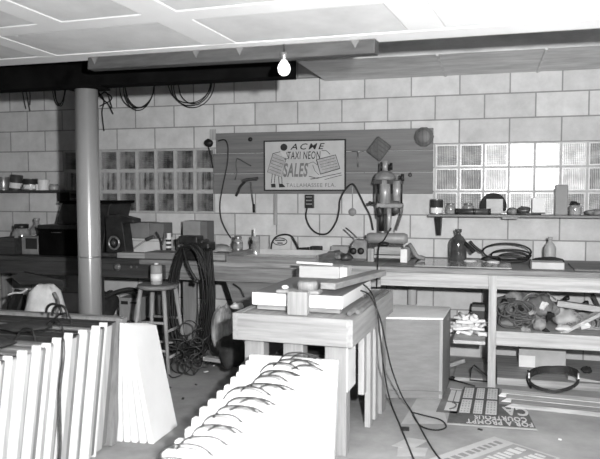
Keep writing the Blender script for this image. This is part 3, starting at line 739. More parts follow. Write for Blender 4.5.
# vise / belt machine right of the column
YV = -.62
x0, x1, z0, z1 = F(106, 133, 214, YV, BZ)
t = thing('belt_sander', 'black machine with an overhanging arm and a small wheel right of the steel column', 'machine', ((x0+x1)/2, YV, BZ))
q = lambda a, b: (PY(a, b, YV-.06).x, YV-.06, PY(a, b, YV-.06).z)
MB().prism([q(105, 216), q(115, 214.5), q(133, 219), q(133.5, 223), (q(122, 223)), q(124, 236), (q(126, 250)[0], YV-.06, BZ+.03), (q(106, 250)[0], YV-.06, BZ+.03), q(106, 232)], (0, .14, 0)).build('body', blackm, t, bevel=.006)
p = PY(114, 243, YV-.075); MB().tube([(p.x+.05*math.cos(a*PI/8), p.y, p.z+.055*math.sin(a*PI/8)) for a in range(16)], .010, closed=True, sub=1).build('wheel', steel, t)
MB().lathe(p, [(.022, -.01), (.022, .015), (.01, .02), (0, .02)], 14, axis=(0, -1, 0)).build('hub', dsteel, t)
MB().box(x0+.0, x0+.17, YV-.10, YV+.07, BZ, BZ+.03).build('foot', dsteel, t)
# wooden block row on the bench
x0, x1, z0, z1 = F(118, 146, 250, -.78, BZ)
tag(MB().box(x0, x1, -.80, -.70, BZ, BZ+.045).build('wood_block', oldw(), bevel=.004), 'pale wooden block lying at the bench edge below the white carton', 'block')
x0b, x1b, _, _ = F(146.5, 177, 248, -.76, BZ)
tag(MB().box(x0b, x1b, -.80, -.58, BZ, BZ+.055).build('wood_block', wood('grey_block', .17, 'x'), bevel=.004), 'dark grey wooden block at the bench edge left of the wire coil', 'block')
# white carton with grey box on it
x0, x1, z0, z1 = F(127, 161, 238.5, -.50, BZ)
t = thing('white_carton', 'long white carton on the bench carrying a grey box', 'carton', ((x0+x1)/2, -.42, BZ))
MB().box(x0, x1, -.52, -.32, BZ, z1).build('body', mat('carton_white', .52, .7), t, bevel=.004)
MB().box(x0-.002, x1+.002, -.522, -.318, z1-.022, z1-.018).build('lid_seam', inkm, t)
CZ = z1+.002
x0, x1, _, z1 = F(123, 164.5, 222.5, -.47, CZ)
t = thing('grey_box', 'grey closed box lying on the long white carton', 'box', ((x0+x1)/2, -.4, CZ))
xm = x0+(x1-x0)*.67
MB().box(x0, xm, -.50, -.30, CZ, z1).build('body', mat('grey_fibre', .18, .7, noise=.15), t, bevel=.006)
MB().box(xm+.001, x1, -.49, -.31, CZ, z1-.004).build('side_section', mat('grey_fibre2', .15, .7, noise=.15), t, bevel=.006)
# mallet leaning on carton
t = thing('mallet', 'long handled paddle leaning against the white carton', 'mallet', PZ(136, 249, BZ))
a, b, c_ = PY(134, 248, -.60), PY(143, 242, -.56), PY(156, 235.5, -.535)
MB().tube([a, b, PY(148, 239, -.545)], .008).build('handle', oldw(), t)
MB().tube([PY(146, 240, -.55), PY(150, 238, -.55), PY(154, 236.8, -.55)], .017).build('head', dsteel, t)
# pair of standing tools right of the box
t = thing('hand_clamp', 'small black clamp standing right of the long white carton', 'clamp', PY(161, 252, -.60))
MB().tube([PY(156, 232, -.58), PY(159, 237, -.58), PY(161, 243, -.58), PY(162, 254, -.60)], .009).build('frame', blackm, t)
MB().tube([PY(165, 232, -.56), PY(164, 238, -.57), PY(162, 245, -.58)], .008).build('screw', dsteel, t)
can('small_bottle', 166, 171, 233, -.40, BZ, 'slim pale bottle with a striped dark label left of the standing box', 'bottle', offwhite, [(.2, .3, inkd), (.4, .5, inkd), (.6, .7, inkd)])
can('small_bottle', 177.5, 181, 238, -.40, BZ, 'small pale bottle just left of the standing box', 'bottle', jarg)
# standing box
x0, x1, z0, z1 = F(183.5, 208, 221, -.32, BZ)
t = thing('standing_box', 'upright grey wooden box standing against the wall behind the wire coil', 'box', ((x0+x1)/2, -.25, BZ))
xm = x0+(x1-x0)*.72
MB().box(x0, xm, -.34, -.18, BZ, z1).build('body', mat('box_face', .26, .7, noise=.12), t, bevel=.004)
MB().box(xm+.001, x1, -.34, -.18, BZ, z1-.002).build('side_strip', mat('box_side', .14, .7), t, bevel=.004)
# vise with wire coil hanging
YW = -.80
x0, x1, z0, z1 = F(180, 211, 236, YW, BZ)
t = thing('bench_vise', 'black iron vise on the bench edge with the wire coil hung on it', 'vise', ((x0+x1)/2, YW, BZ))
MB().box(x0+.03, x1-.06, YW-.03, YW+.12, BZ, z1-.03).build('body', blackm, t, bevel=.015)
MB().box(x0, x0+.17, YW-.04, YW+.10, z1-.06, z1).build('jaw', blackm, t, bevel=.01)
MB().box(x0+.185, x1, YW-.05, YW+.10, z1-.12, z1-.05).build('jaw', blackm, t, bevel=.01)
MB().cyl(((x0+x1)/2, YW-.14, z1-.08), ((x0+x1)/2, YW-.03, z1-.08), .016).build('screw', dsteel, t)
MB().cyl(((x0+x1)/2-.09, YW-.13, z1-.06), ((x0+x1)/2+.09, YW-.13, z1-.10), .006).build('handle', steel, t)
# long pipe wrench leaning out of the vise
# coil
def bigcoil():
    q = random.Random(11); objs = []
    a, b = PY(171, 300, -1.0), PY(212, 300, -1.0)
    g = MB(); cx = (a.x+b.x)/2; zt = PY(190, 246, -1.0).z; zb = PY(190, 352, -1.0).z
    for k in range(26):
        hw = (b.x-a.x)/2*q.uniform(.86, 1.04); dz = q.uniform(-.05, .06); dx = q.uniform(-.012, .02); yy = -.99+q.uniform(-.05, .05)
        pts = []
        for s in range(12):
            an = 2*PI*s/12; sx = math.cos(an)
            pts.append((cx+dx+hw*sx*(1.0 if sx < 0 else .92)+q.uniform(-.004, .004), yy+.02*math.sin(2*an+k), (zt+zb)/2+((zt-zb)/2+(dz if math.sin(an) < 0 else dz*.3))*math.sin(an)))
        g.tube(pts, .0055, seg=5, sub=3, closed=True)
    # extra strands on the right fall
    for k in range(20):
        xx = PY(206, 300, -1.0).x+q.uniform(-.035, .05); yy = -.99+q.uniform(-.05, .06)
        g.tube([(xx-.03, yy+.04, zt-.02), (xx, yy, zt-.2), (xx+.01, yy, zt-.45), (xx-.03+q.uniform(-.04, .02), yy, zb+.12), (xx-.12, yy, zb+q.uniform(-.05, .08)), (xx-.26+q.uniform(-.05, .05), yy-.02, zb+q.uniform(-.06, .08))], .0055, seg=5, sub=4)
    return g
o = bigcoil().build('cable_coil', black); tag(o, 'large thick coil of black cable hanging from the vise down to the floor', 'cable coil')
g = MB(); g.tube([(W[o].x-.06, -1.06, .98), (W[o].x, -1.1, .84), (W[o].x+.07, -1.1, .73)], .013)
g.tube([(W[o].x+.05, -1.1, .735), (W[o].x+.09, -1.1, .725)], .02)
tag(g.build('pipe_handle', blackm), 'short black pipe handle crossing the top of the cable coil', 'handle')
# glass things on bench at 236-243 and spray can at 252-258
can('glass_insulator', 233.5, 242.5, 235.5, -.45, BZ, 'ribbed glass jar where the hanging cord ends on the bench', 'jar', jarg, [(.3, .4, steel), (.6, .7, steel)], prof='jar')
t = can('oil_can', 251, 260, 236, -.35, BZ, 'small oil can with a tall thin spout left of the shallow tray', 'oil can', jarg, prof='can')
p = W[t]; MB().tube([(p.x, p.y, p.z+.10), (p.x-.005, p.y, p.z+.15), (p.x-.01, p.y, p.z+.24)], .010).build('spout', offwhite, t)
MB().blob((p.x-.02, p.y-.02, p.z+.13), (.022, .02, .03), 3, .2).build('pump', blackm, t)
x0, x1, z0, z1 = F(207, 232, 240, -.45, BZ)
tag(MB().blob(((x0+x1)/2, -.45, BZ+.05), ((x1-x0)/2, .09, .055), 12, .2, flat=.85).build('crumpled_paper', mat('crumpled_grey', .3, .9, noise=.3, scale=9)), 'crumpled grey paper right of the black vise', 'paper')
x0, x1, z0, z1 = F(214, 231, 250, -.72, BZ)
t = thing('wooden_box', 'small grey wooden box on the bench edge right of the black vise', 'box', ((x0+x1)/2, -.7, BZ))
MB().box(x0, x1, -.78, -.62, BZ, BZ+.045).build('body', oldw(), t, bevel=.003)
MB().box(x0-.003, x1+.003, -.783, -.617, BZ+.045, BZ+.06).build('lid', midw(), t, bevel=.003)

# shallow tray drawer upside
zt_ = .93
x0, x1 = PY(226.5, 256, -.86).x, PY(317, 257, -.86).x; y0, y1 = -.86, -.34; sk = .06
t = thing('shallow_tray', 'large shallow wooden tray with a white rim lying on the middle of the bench', 'tray', ((x0+x1)/2, -.5, BZ))

def sk_(x, y): return x+(y-y0)/(y1-y0)*sk
g = MB()
def wall_(xa, ya, xb, yb, th, mm, nm):
    MB().beam((xa, ya, (BZ+zt_)/2), (xb, yb, (BZ+zt_)/2), th, zt_-BZ).build(nm, mm, t)
MB().box(x0, x1, y0-.01, y0+.01, BZ, .908).build('front_side', midw(), t); wall_(x1, y0+.01, x1+sk, y1, .02, midw('y'), 'right_side')
wall_(x0, y0+.01, x0+sk, y1, .02, midw('y'), 'left_side'); MB().box(x0+sk, x1+sk, y1-.012, y1+.008, BZ, .924).build('back_side', mat('tray_inside', .42, .6), t)
MB().hexa([(x0+.01, y0+.01, BZ), (x1-.01, y0+.01, BZ), (x1+sk-.01, y1-.01, BZ), (x0+sk+.01, y1-.01, BZ)], [(x0+.01, y0+.01, BZ+.02), (x1-.01, y0+.01, BZ+.02), (x1+sk-.01, y1-.013, BZ+.02), (x0+sk+.01, y1-.013, BZ+.02)]).build('white_floor', white, t)
# small card with oval emblem
x0, x1, z0, z1 = F(270, 291, 235, -.16, BZ)
t = thing('oval_card', 'small white card with a dark oval emblem standing behind the shallow tray', 'card', ((x0+x1)/2, -.16, BZ))
MB().box(x0, x1, -.17, -.15, BZ, z1).build('card', mat('card_white', .5, .6), t)
cx_, cz_ = PY(280, 241.5, -.171).x, PY(280, 241.5, -.171).z
MB().tube([(cx_+.065*math.cos(a*PI/8), -.172, cz_+.032*math.sin(a*PI/8)) for a in range(16)], .004, closed=True, sub=1).build('oval', inkd, t)
g = MB()
for i in range(2): g.box(cx_-.045+.02*i, cx_+.045-.02*i, -.173, -.1705, cz_+.006-.025*i, cz_+.016-.025*i)
g.build('lettering', inkd, t)
wire('bent_cable', [PY(a, b, -.19) for a, b in ((271, 250), (272, 243), (276, 237), (284, 234.5), (291, 236), (296, 243), (299, 249.5))], .008, 'black cable arching over the small oval card', 'cable')
g = MB(); P = [PY(a, b, -.2) for a, b in ((299, 249), (305, 248.8), (309, 248.5))]; g.tube(P, .014); tag(g.build('cable_plug', black), 'black plug lying right of the oval card', 'plug')
x0, x1, z0, z1 = F(311, 322, 246, -.2, BZ+.0)
tag(MB().box(x0, x1, -.23, -.17, PY(316, 249.5, -.2).z-.03, z1).build('dark_block', blackm, bevel=.005), 'small dark block with a split top right of the black plug', 'block')
for i, (px_, py_) in enumerate(((333, 252), (340, 254), (346, 256))):
    p = PZ(px_, py_, BZ+.03); p.y = -.35-.1*i; p.x = PY(px_, py_, p.y).x
    tag(MB().blob((p.x, p.y, BZ+.03), (.05, .04, .03), 40+i, .3, flat=.9).build('rag', (dsteel, rag, dsteel)[i]), ('dark crumpled scrap just right of the shallow tray', 'grey crumpled rag left of the grinder, between dark scraps', 'dark scrap lying beside the grinder foot')[i], 'rag')
tag(MB().box(PY(331, 245, -.12).x, PY(352, 245, -.12).x, -.14, -.03, BZ, PY(340, 246, -.12).z).build('grey_carton', card, bevel=.004), 'low grey carton against the wall left of the grinder', 'carton')

# ================================================================== RIGHT BENCH ITEMS
can('brown_jug', 450, 467, 229, -.35, BZ, 'dark brown glass jug on the right part of the bench', 'jug', amber, prof='bottle')
t = thing('air_gun', 'black pistol grip tool lying right of the brown jug', 'tool', PZ(471, 262, BZ))
MB().tube([PY(465, 243, -.4), PY(469, 247, -.42), PY(474, 252, -.44)], .018).build('barrel', black, t)
MB().tube([PY(470, 241, -.3), PY(474, 246, -.3), PY(482, 252, -.3)], .012).build('handle', black, t)
g = MB(); q = random.Random(5)
hx = PY(507, 250, -.35).x
for k, (dx, hw, ht, dy) in enumerate(((0, .185, .14, .0), (.03, .15, .095, -.05), (.05, .115, .07, -.10), (-.02, .17, .045, -.14))):
    g.tube([(hx+dx+hw*math.cos(2*PI*s_/10), -.28+dy-.03*math.sin(2*PI*s_/10), BZ+.010+ht*(.5+.5*math.sin(2*PI*s_/10))) for s_ in range(10)], .0075, seg=6, closed=True)
tag(g.build('hose_coil', black), 'loose coil of black hose standing on the bench under the wall shelf', 'hose')
# glass sheet and round discs
def quad(name, pts, th, z, mm, label=None, cat=None, par=None, bev=0):
    P = [PZ(a, b, z) for a, b in pts]; g = MB().prism([(p.x, p.y, z) for p in P], (0, 0, th)); o = g.build(name, mm, par, bevel=bev)
    if label: tag(o, label, cat)
    return o
glassm = mat('glass_sheet', .34, .15, noise=.25, scale=5, bump=0, spec=.8)
g = MB().box(-.08, .62, -.80, -.25, BZ, BZ+.008); tag(g.build('glass_sheet', glassm), 'glossy glass sheet lying flat on the right part of the bench', 'glass sheet')
for i, (px_, py_) in enumerate(((456, 260), (470, 261), (493, 262))):
    p = PZ(px_, py_, BZ+.009)
    tag(MB().lathe((p.x, p.y, BZ+.0085), [(.05, 0), (.05, .006), (.03, .010), (0, .010)], 20).build('white_disc', paper), ('small white disc lying on the glass sheet below the brown jug', 'small white disc lying between the jug and the hose coil', 'small white disc lying in front of the hose coil')[i], 'disc', 'white discs on the glass sheet')
# white block with bottle on dark cloth
x0, x1, z0, z1 = F(531.5, 564, 260.5, -.72, BZ)
t = thing('white_block', 'low white wooden block at the bench edge under the small pale bottle', 'block', ((x0+x1)/2, -.65, BZ))
MB().box(x0, x1, -.76, -.60, BZ, BZ+.05).build('body', mat('block_pale', .48, .6), t, bevel=.003)
MB().box(x0-.012, x0, -.75, -.61, BZ, BZ+.06).build('end_cap', blackm, t)
x0, x1, z0, z1 = F(533, 566, 253, -.48, BZ)
tag(MB().blob(((x0+x1)/2, -.46, BZ+.035), ((x1-x0)/2, .11, .026), 33, .12, flat=.85).build('dark_rag', darkcl), 'flat dark rag behind the low white block on the bench', 'rag')
can('squeeze_bottle', 544, 556.5, 237, -.33, BZ, 'small pale grey bottle behind the dark rag on the bench', 'bottle', mat('bottle_grey', .36, .4), prof='bottle')
g = MB(); 
tag(MB().box(1.05, 2.2, -.80, -.35, BZ, BZ+.012).build('grey_sheet', wood('grey_sheet', .16, 'x')), 'dark grey board lying flat at the right end of the bench', 'board')

# ================================================================== UNDER THE BENCH, RIGHT
Z2 = .331
# white tube pile
q = random.Random(21); cx_ = PY(469, 330, -.6).x
k = 0
descs = ['short white tube piece in the heap on the lower shelf beside the plywood box']
for lay, (n, wdt) in enumerate(((9, .22), (9, .20), (7, .17), (6, .13), (4, .08))):
    for i in range(n):
        x = cx_+wdt*((i+.5)/n*2-1)*.60+q.uniform(-.015, .015)
        y = -.60+q.uniform(-.10, .08); a = q.uniform(-.9, .9); L = q.uniform(.08, .14)
        dx, dy = math.sin(a)*L/2, math.cos(a)*L/2
        if lay % 2: dx, dy = dy, dx*.5
        z = Z2+.017+lay*.030
        o = MB().cyl((x-dx, y-dy, z), (x+dx, y+dy, z+q.uniform(-.01, .03)*(lay > 0)), .013, seg=10).build('tube_piece', white)
        tag(o, descs[0], 'tube', 'short white tube pieces heaped on the lower shelf'); k += 1
x0, x1, z0, z1 = F(472, 482, 304.5, -.42, Z2+.0, None)
t = thing('small_carton', 'small dark carton standing behind the pile of white tubes', 'carton', ((x0+x1)/2, -.36, Z2))
MB().box(x0, x1+.02, -.42, -.30, Z2+.001, z1).build('body', mat('dark_card', .06, .7), t, bevel=.003)
MB().box(x0-.002, x1+.022, -.422, -.298, z1-.05, z1-.02).build('label_band', card, t)

# junk heap on right shelf : separate things
Z3 = .407
def P5(px_, py_, y): return PY(px_, py_, y)
def blobpx(name, px0, px1, pyt, pyb, y, mm, label, cat, seed, amp=.25, dep=.12, floor=Z3):
    x0, x1, z0, z1 = F(px0, px1, pyt, y, None, pyb); z0 = max(z0, floor+.001)
    o = MB().blob(((x0+x1)/2, y, (z0+z1)/2), ((x1-x0)/2, dep, (z1-z0)/2), seed, amp, seg=18, rings=11, flat=.92).build(name, mm); return tag(o, label, cat)
blobpx('canvas_heap', 500, 560, 292, 336, -.42, rag, 'big crumpled heap of grey canvas on the right lower shelf', 'cloth', 51, .42, .2)
blobpx('canvas_bundle', 498, 517, 318, 334, -.66, mat('stone_grey', .2, .8), 'smooth grey bundle at the front left of the lower shelf', 'bundle', 52, .12, .08)
blobpx('pale_rag', 552, 581, 309, 330, -.55, mat('pale_rag', .45, .9, noise=.2), 'pale crumpled rag in front of the leaning boards on the lower shelf', 'rag', 53, .25, .08)
blobpx('white_rag', 555, 572, 325, 334, -.72, paper, 'small white rag at the front middle of the lower shelf', 'rag', 54, .2, .05)
blobpx('brown_bundle', 528, 553, 296, 316, -.60, mat('mid_rag', .16, .9, noise=.4), 'dark folded bundle on top of the canvas heap', 'bundle', 55, .3, .1)
def tangle(name, px0, px1, py0, py1, y, n, r, mm, label, seed):
    q = random.Random(seed); g = MB()
    a = PY(px0, (py0+py1)/2, y); b = PY(px1, (py0+py1)/2, y); zt = PY((px0+px1)/2, py0, y).z; zb = max(PY((px0+px1)/2, py1, y).z, Z3+.02)
    for k in range(n):
        cx, cz = q.uniform(a.x, b.x), q.uniform(zb+.03, zt-.03); rr = q.uniform(.03, .07); pts = []
        tl = q.uniform(-1, 1)
        for s in range(8):
            an = 2*PI*s/8; pts.append((cx+rr*1.3*math.cos(an), y+rr*.6*math.sin(an+tl), max(Z3+.01, cz+rr*math.sin(an)*q.uniform(.6, 1.2))))
        g.tube(pts, r, seg=5, sub=3, closed=True)
    o = g.build(name, mm); return tag(o, label, 'wire')
tangle('wire_tangle', 505, 527, 303, 330, -.70, 16, .007, mat('grey_wire', .10, .5, noise=.4), 'tangle of grey wire loops at the left of the lower shelf heap', 61)
tangle('wire_tangle', 572, 600, 318, 334, -.60, 14, .007, mat('pale_wire', .25, .5, noise=.4), 'tangle of pale wire under the leaning boards at the right of the lower shelf', 62)
tangle('wire_tangle', 530, 550, 298, 320, -.62, 9, .006, steel, 'tangle of thin steel wire on top of the folded bundle', 63)
def boardpx(name, a, ya, b, yb, wd, ht, mm, label, cat='board', upv=(0, 0, 1)):
    o = MB().beam(PY(*a, ya), PY(*b, yb), wd, ht, upv).build(name, mm, bevel=.002); return tag(o, label, cat)
boardpx('loose_board', (557, 303), -.45, (612, 311), -.45, .06, .045, shm, 'pale board lying level over the heap on the lower shelf', upv=(0, 0, 1))
boardpx('loose_board', (560, 334), -.76, (612, 308), -.62, .03, .025, shm, 'narrow pale board leaning diagonally at the right of the lower shelf')
boardpx('dark_stick', (536, 322), -.72, (550, 335), -.76, .03, .03, black, 'short black stick sloping down at the middle of the lower shelf', 'stick')
boardpx('dark_stick', (592, 294), -.2, (598, 306), -.2, .03, .03, black, 'short black stick upright behind the level pale board', 'stick')
boardpx('wire_rod', (500, 310), -.62, (545, 292), -.55, .012, .012, dsteel, 'thin rod sloping up over the left of the junk heap', 'rod')
boardpx('wire_rod', (544, 290), -.5, (556, 300), -.5, .012, .012, dsteel, 'thin short rod sloping down from the heap top', 'rod')
for i, (px_, py_) in enumerate(((504, 301), (567, 298), (586, 303))):
    p = PY(px_, py_, (-.6, -.45, -.3)[i]); tag(MB().blob(p, (.022, .03, .018), 70+i, .2).build('dark_fitting', blackm), ('dark fitting at the upper left of the junk heap', 'dark rounded fitting lying on the level pale board', 'small dark fitting right of the rounded one on the board')[i], 'fitting')
blobpx('grey_bag', 533, 546, 318, 334, -.74, mat('bag_grey', .3, .8, noise=.3), 'small grey paper bag beside the black sloping stick', 'bag', 56, .2, .05)
blobpx('folded_cloth', 575, 603, 311, 322, -.25, mat('dk', .12, .9, noise=.4), 'dark folded cloth at the far right back of the lower shelf', 'cloth', 57, .2, .1)

for i, (px_, py_, yy, rr_, mm, lab) in enumerate(((511, 300, -.55, .03, black, 'black scrap at the top left of the junk heap'), (522, 308, -.66, .035, blackm, 'dark iron lump at the front of the junk heap'), (543, 306, -.68, .03, paper, 'pale paper scrap in the middle of the junk heap'), (531, 313, -.72, .028, oldw(), 'wood chip near the middle of the junk heap'), (549, 316, -.74, .03, black, 'black rubber scrap right of the small grey paper bag'), (525, 331, -.78, .03, card, 'cardboard scrap at the front edge of the lower shelf'), (585, 326, -.72, .03, paper, 'pale scrap under the diagonal board on the lower shelf'))):
    p = PY(px_, py_, yy); g = MB(); g.cbox(p, (rr_*2, rr_, rr_*1.1), (i*.7, i*1.1, i*.5)); g.cbox(p+Vector((rr_*.6, -.005, rr_*.3)), (rr_, rr_*1.2, rr_*.8), (i*1.3, i*.4, i)); tag(g.build('junk_scrap', mm, bevel=.003), lab, 'scrap')

# floor level, right
def fz(px_, py_, z=0): return PZ(px_, py_, z)
o = MB().box(.53, 2.6, -.80, -.08, .002, .055).build('floor_platform', wood('platform', .32, 'x', .3), bevel=.003); tag(o, 'low grey wooden platform on the floor under the right bench', 'platform')
o = MB().box(.215, .43, -.78, -.15, .002, .03).build('floor_platform', wood('platform', .32, 'x', .3), bevel=.003); tag(o, 'low grey board platform left of the bench leg beside the plywood box', 'platform')
x0, x1, z0, z1 = F(519, 566, 353, -.45, .056)
t = thing('carton', 'open pale carton on the floor platform behind the black hoop', 'carton', ((x0+x1)/2, -.35, .056))
MB().box(x0, x1, -.45, -.25, .056, .20).build('body', mat('carton_grey', .42, .8), t, bevel=.003)
MB().hexa([(x0, -.45, .20), (x1, -.45, .20), (x1, -.445, .20), (x0, -.445, .20)], [(x0+.02, -.50, .225), (x1+.02, -.50, .225), (x1+.02, -.495, .225), (x0+.02, -.495, .225)]).build('flap', card, t)
MB().box(x0, x0+.12, -.453, -.451, .06, .15).build('pale_side', paper, t)
boardpx('loose_board', (567, 376), -.7, (612, 384), -.7, .10, .03, pine(), 'pale board lying on the floor platform right of the black hoop')
blobpx('dark_rag', 581, 592, 367, 377, -.5, darkcl, 'small dark rag right of the black hoop', 'rag', 58, .3, .05, .056)
# hoop
c0 = PZ(553, 379, .10); R0 = .170; g = MB(); nrm = 48
hp_ = []
for s in range(nrm):
    an = 2*PI*s/nrm; hp_.append(Vector((c0.x+R0*math.cos(an), -.95+R0*.6*math.sin(an), .085+.045*math.sin(an)+.03*max(0, math.cos(an)))))
for s in range(nrm):
    a, b = hp_[s], hp_[(s+1) % nrm]; hgt = .05 if s < nrm/2 else .02
    hn = .05 if (s+1) % nrm < nrm/2 else .02
    ca = Vector((c0.x, -.95, 0))
    def inn(p, d=.012): v = Vector((p.x-c0.x, p.y+.95, 0)).normalized(); return p-v*d
    g.hexa([a, b, inn(b), inn(a)], [a+Vector((0, 0, hgt)), b+Vector((0, 0, hn)), inn(b)+Vector((0, 0, hn)), inn(a)+Vector((0, 0, hgt))])
bmesh.ops.remove_doubles(g.bm, verts=g.bm.verts, dist=.0005)
o = g.build('metal_hoop', mat('hoop_metal', .03, .25, metal=.3, spec=.8)); tag(o, 'shiny black hoop lying tilted on the floor boards at the right', 'hoop')
o = MB().tube([PZ(529, 372, .12), PZ(527, 380, .06), PZ(531, 388, .02), PZ(528, 370, .15)], .006).build('hoop_wire', black); tag(o, 'thin black wire beside the left of the black hoop', 'wire')
# long floor boards
for i in range(3):
    y0 = -1.0-.115*i
    o = MB().hexa([(.53+.02*i, y0-.10, .002), (2.9, y0-.30, .002), (2.9, y0-.20, .002), (.56+.03*i, y0, .002)], [(.56+.03*i, y0-.10, .03), (2.9, y0-.30, .03), (2.9, y0-.20, .03), (.56+.03*i, y0, .03)]).build('floor_board', wood('floor_plank%d' % i, (.62, .5, .36)[i], 'x', .3), bevel=.002)
    tag(o, ('long pale board on the floor nearest the right bench', 'middle one of three long boards on the floor by the right bench', 'outer greyer long board on the floor farthest from the bench')[i], 'board', 'long boards on the floor')
# metal bracket and rods left of leg
g = MB(); a, b, c_ = PY(471, 369, -.80), PY(470, 380, -.80), PY(488, 381.5, -.84); d_ = PY(474, 365, -.80); e_2 = PY(487, 376, -.83)
g.tube([c_, b, a, d_, e_2], .006, sub=1); tag(g.build('wire_bracket', black), 'bent black wire frame standing left of the bench leg', 'frame')
g = MB(); g.tube([PZ(447, 378, .04), PZ(475, 386, .04)], .006, sub=1); tag(g.build('thin_rod', black), 'thin black rod lying left of the wire frame', 'rod')
boardpx('wood_scrap', (446, 366), -.5, (464, 360), -.45, .05, .03, oldw(), 'short wooden offcut leaning by the plywood box', 'board')
blobpx('dark_scrap', 447, 455, 379, 388, -.8, darkcl, 'small dark scrap on the floor by the plywood box', 'scrap', 59, .3, .05, .031)

# ================================================================== PLYWOOD BOX
p0, p1, p2, p3 = Vector((-.31, -1.36, 0)), Vector((.166, -1.27, 0)), Vector((.19, -.80, 0)), Vector((-.25, -.80, 0))
t = thing('plywood_box', 'tall plywood box standing on the floor before the bench centre', 'box', (-.05, -1.1, 0))
hz = .565
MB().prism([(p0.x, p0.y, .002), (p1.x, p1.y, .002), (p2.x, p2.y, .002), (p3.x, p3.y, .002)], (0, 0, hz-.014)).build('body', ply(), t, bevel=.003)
MB().prism([(p0.x, p0.y, hz-.012), (p1.x, p1.y, hz-.012), (p2.x, p2.y, hz-.012), (p3.x, p3.y, hz-.012)], (0, 0, .012)).build('top', mat('box_top', .92, .6, noise=.1), t, bevel=.002)  # whitened top: its overexposed brightness is put into the colour
ed = p1-p0
MB().beam(p1+Vector((-.012, -.006, .01)), p1+Vector((-.012, -.006, hz-.015)), .022, .012, (0, 1, 0)).build('edge_strip', pine('z'), t)
MB().beam(p0+Vector((0, -.008, .05)), p1+Vector((0, -.008, .05)), .012, .02).build('bottom_strip', ply(), t)

# ================================================================== POSTERS ON THE FLOOR
t = thing('floor_poster', 'dark poster with upside down words FOR A PROMPT COURTEOUS CAB on the floor', 'poster', (.45, -1.5, .001))
x0, x1 = PZ(448, 425, 0).x, PZ(536, 429, 0).x
PA, PB_, PC, PD = PZ(447, 423.5, 0), PZ(536, 429, 0), PZ(524.5, 406, 0), PZ(452, 402, 0)
MB().prism([(p.x, p.y, .001) for p in (PA, PB_, PC, PD)], (0, 0, .002)).build('sheet', postd, t)
ml = MB(); edge = [PZ(447, 424.5, 0), PZ(537, 430.3, 0), PZ(536, 429, 0), PZ(447, 423.2, 0)]
ml.prism([(p.x, p.y, .001) for p in edge], (0, 0, .0025)); ml.build('pale_edge', postl, t)
def ptext(s, a, b, h, mm, par, zoff=.0032, nm='lettering', flip=True):
    """text whose baseline runs a->b (floor points) reading a to b"""
    a, b = Vector(a), Vector(b); d = (b-a); L = d.length; d.normalize(); n = Vector((0, 0, 1)).cross(d)
    M = Matrix(((d.x, n.x, 0, a.x), (d.y, n.y, 0, a.y), (0, 0, 1, zoff), (0, 0, 0, 1)))
    text_mb(s, L, h, M, depth=.001, bold=.03).build(nm, mm, par)
whi = mat('poster_lettering', .62, .8, noise=.08, bump=0)
ptext('FOR A PROMPT', PZ(532, 423.3, 0), PZ(466, 419.2, 0), PZ(500, 422, 0).y-PZ(500, 426.4, 0).y, whi, t)
ptext('COURTEOUS', PZ(526, 418.2, 0), PZ(474, 414.8, 0), PZ(500, 416, 0).y-PZ(500, 420.4, 0).y, whi, t)
ptext('CA', PZ(526, 408.5, 0), PZ(501.5, 407.3, 0), PZ(515, 408, 0).y-PZ(515, 416, 0).y, whi, t)
# gridded poster
Q = [PZ(457, 414.5, 0), PZ(498.5, 417.5, 0), PZ(499.5, 389, 0), PZ(464, 387.5, 0)]
t = thing('grid_poster', 'poster of white word panels divided by dark bands lying by the bench leg', 'poster', (.4, -1.3, .004))
MB().prism([(p.x, p.y, .0045) for p in Q], (0, 0, .002)).build('sheet', mat('poster_band_grey', .10, .8, noise=.2, bump=0), t)
def bil(u, v): return Q[0].lerp(Q[1], u).lerp(Q[3].lerp(Q[2], u), v)
cu_ = [(.04, .30), (.38, .60), (.68, .95)]; cv_ = [(.04, .5), (.56, .96)]
words = ['RATES', 'SIGNS', 'LOW', 'OPEN', 'ADS', 'CALL']
wi = 0
for (a, b) in cu_:
    for (c, d) in cv_:
        P = [bil(a, c), bil(b, c), bil(b, d), bil(a, d)]
        MB().prism([(p.x, p.y, .0066) for p in P], (0, 0, .001)).build('word_panel', whi, t)
        g = MB()
        for s in range(3):
            e0, e1 = a+(b-a)*(.12+.3*s), a+(b-a)*(.26+.3*s); 
            for r in range(5):
                f0 = c+(d-c)*(.08+.18*r); f1 = f0+(d-c)*R.uniform(.06, .13)
                P = [bil(e0, f0), bil(e1, f0), bil(e1, f1), bil(e0, f1)]; g.prism([(p.x, p.y, .0077) for p in P], (0, 0, .0006))
        g.build('faded_lettering', mat('faded_ink', .40, .8, bump=0), t)
# small curved-letter card left
Q2 = [PZ(436, 412, 0), PZ(457, 414, 0), PZ(463, 390, 0), PZ(446, 388, 0)]
t = thing('lettered_card', 'card with big faded letters between the plywood box and the grid poster', 'card', (.2, -1.3, .001))
MB().prism([(p.x, p.y, .001) for p in Q2], (0, 0, .002)).build('sheet', mat('card_grey', .2, .8, noise=.3, bump=0), t)
def bil2(Q, u, v): return Q[0].lerp(Q[1], u).lerp(Q[3].lerp(Q[2], u), v)
for (a, b, c, d) in ((.35, .95, .08, .40), (.35, .62, .46, .92), (.68, .95, .46, .92), (.25, .95, .95, 1.0)):
    P = [bil2(Q2, a, c), bil2(Q2, b, c), bil2(Q2, b, d), bil2(Q2, a, d)]; MB().prism([(p.x, p.y, .0031) for p in P], (0, 0, .001)).build('word_panel', whi, t)
a = [bil2(Q2, .60, .12), bil2(Q2, .82, .2), bil2(Q2, .85, .32), bil2(Q2, .65, .38)]
MB().tube([(p.x, p.y, .006) for p in a], .006, seg=4).build('letter_stroke', inkm, t)
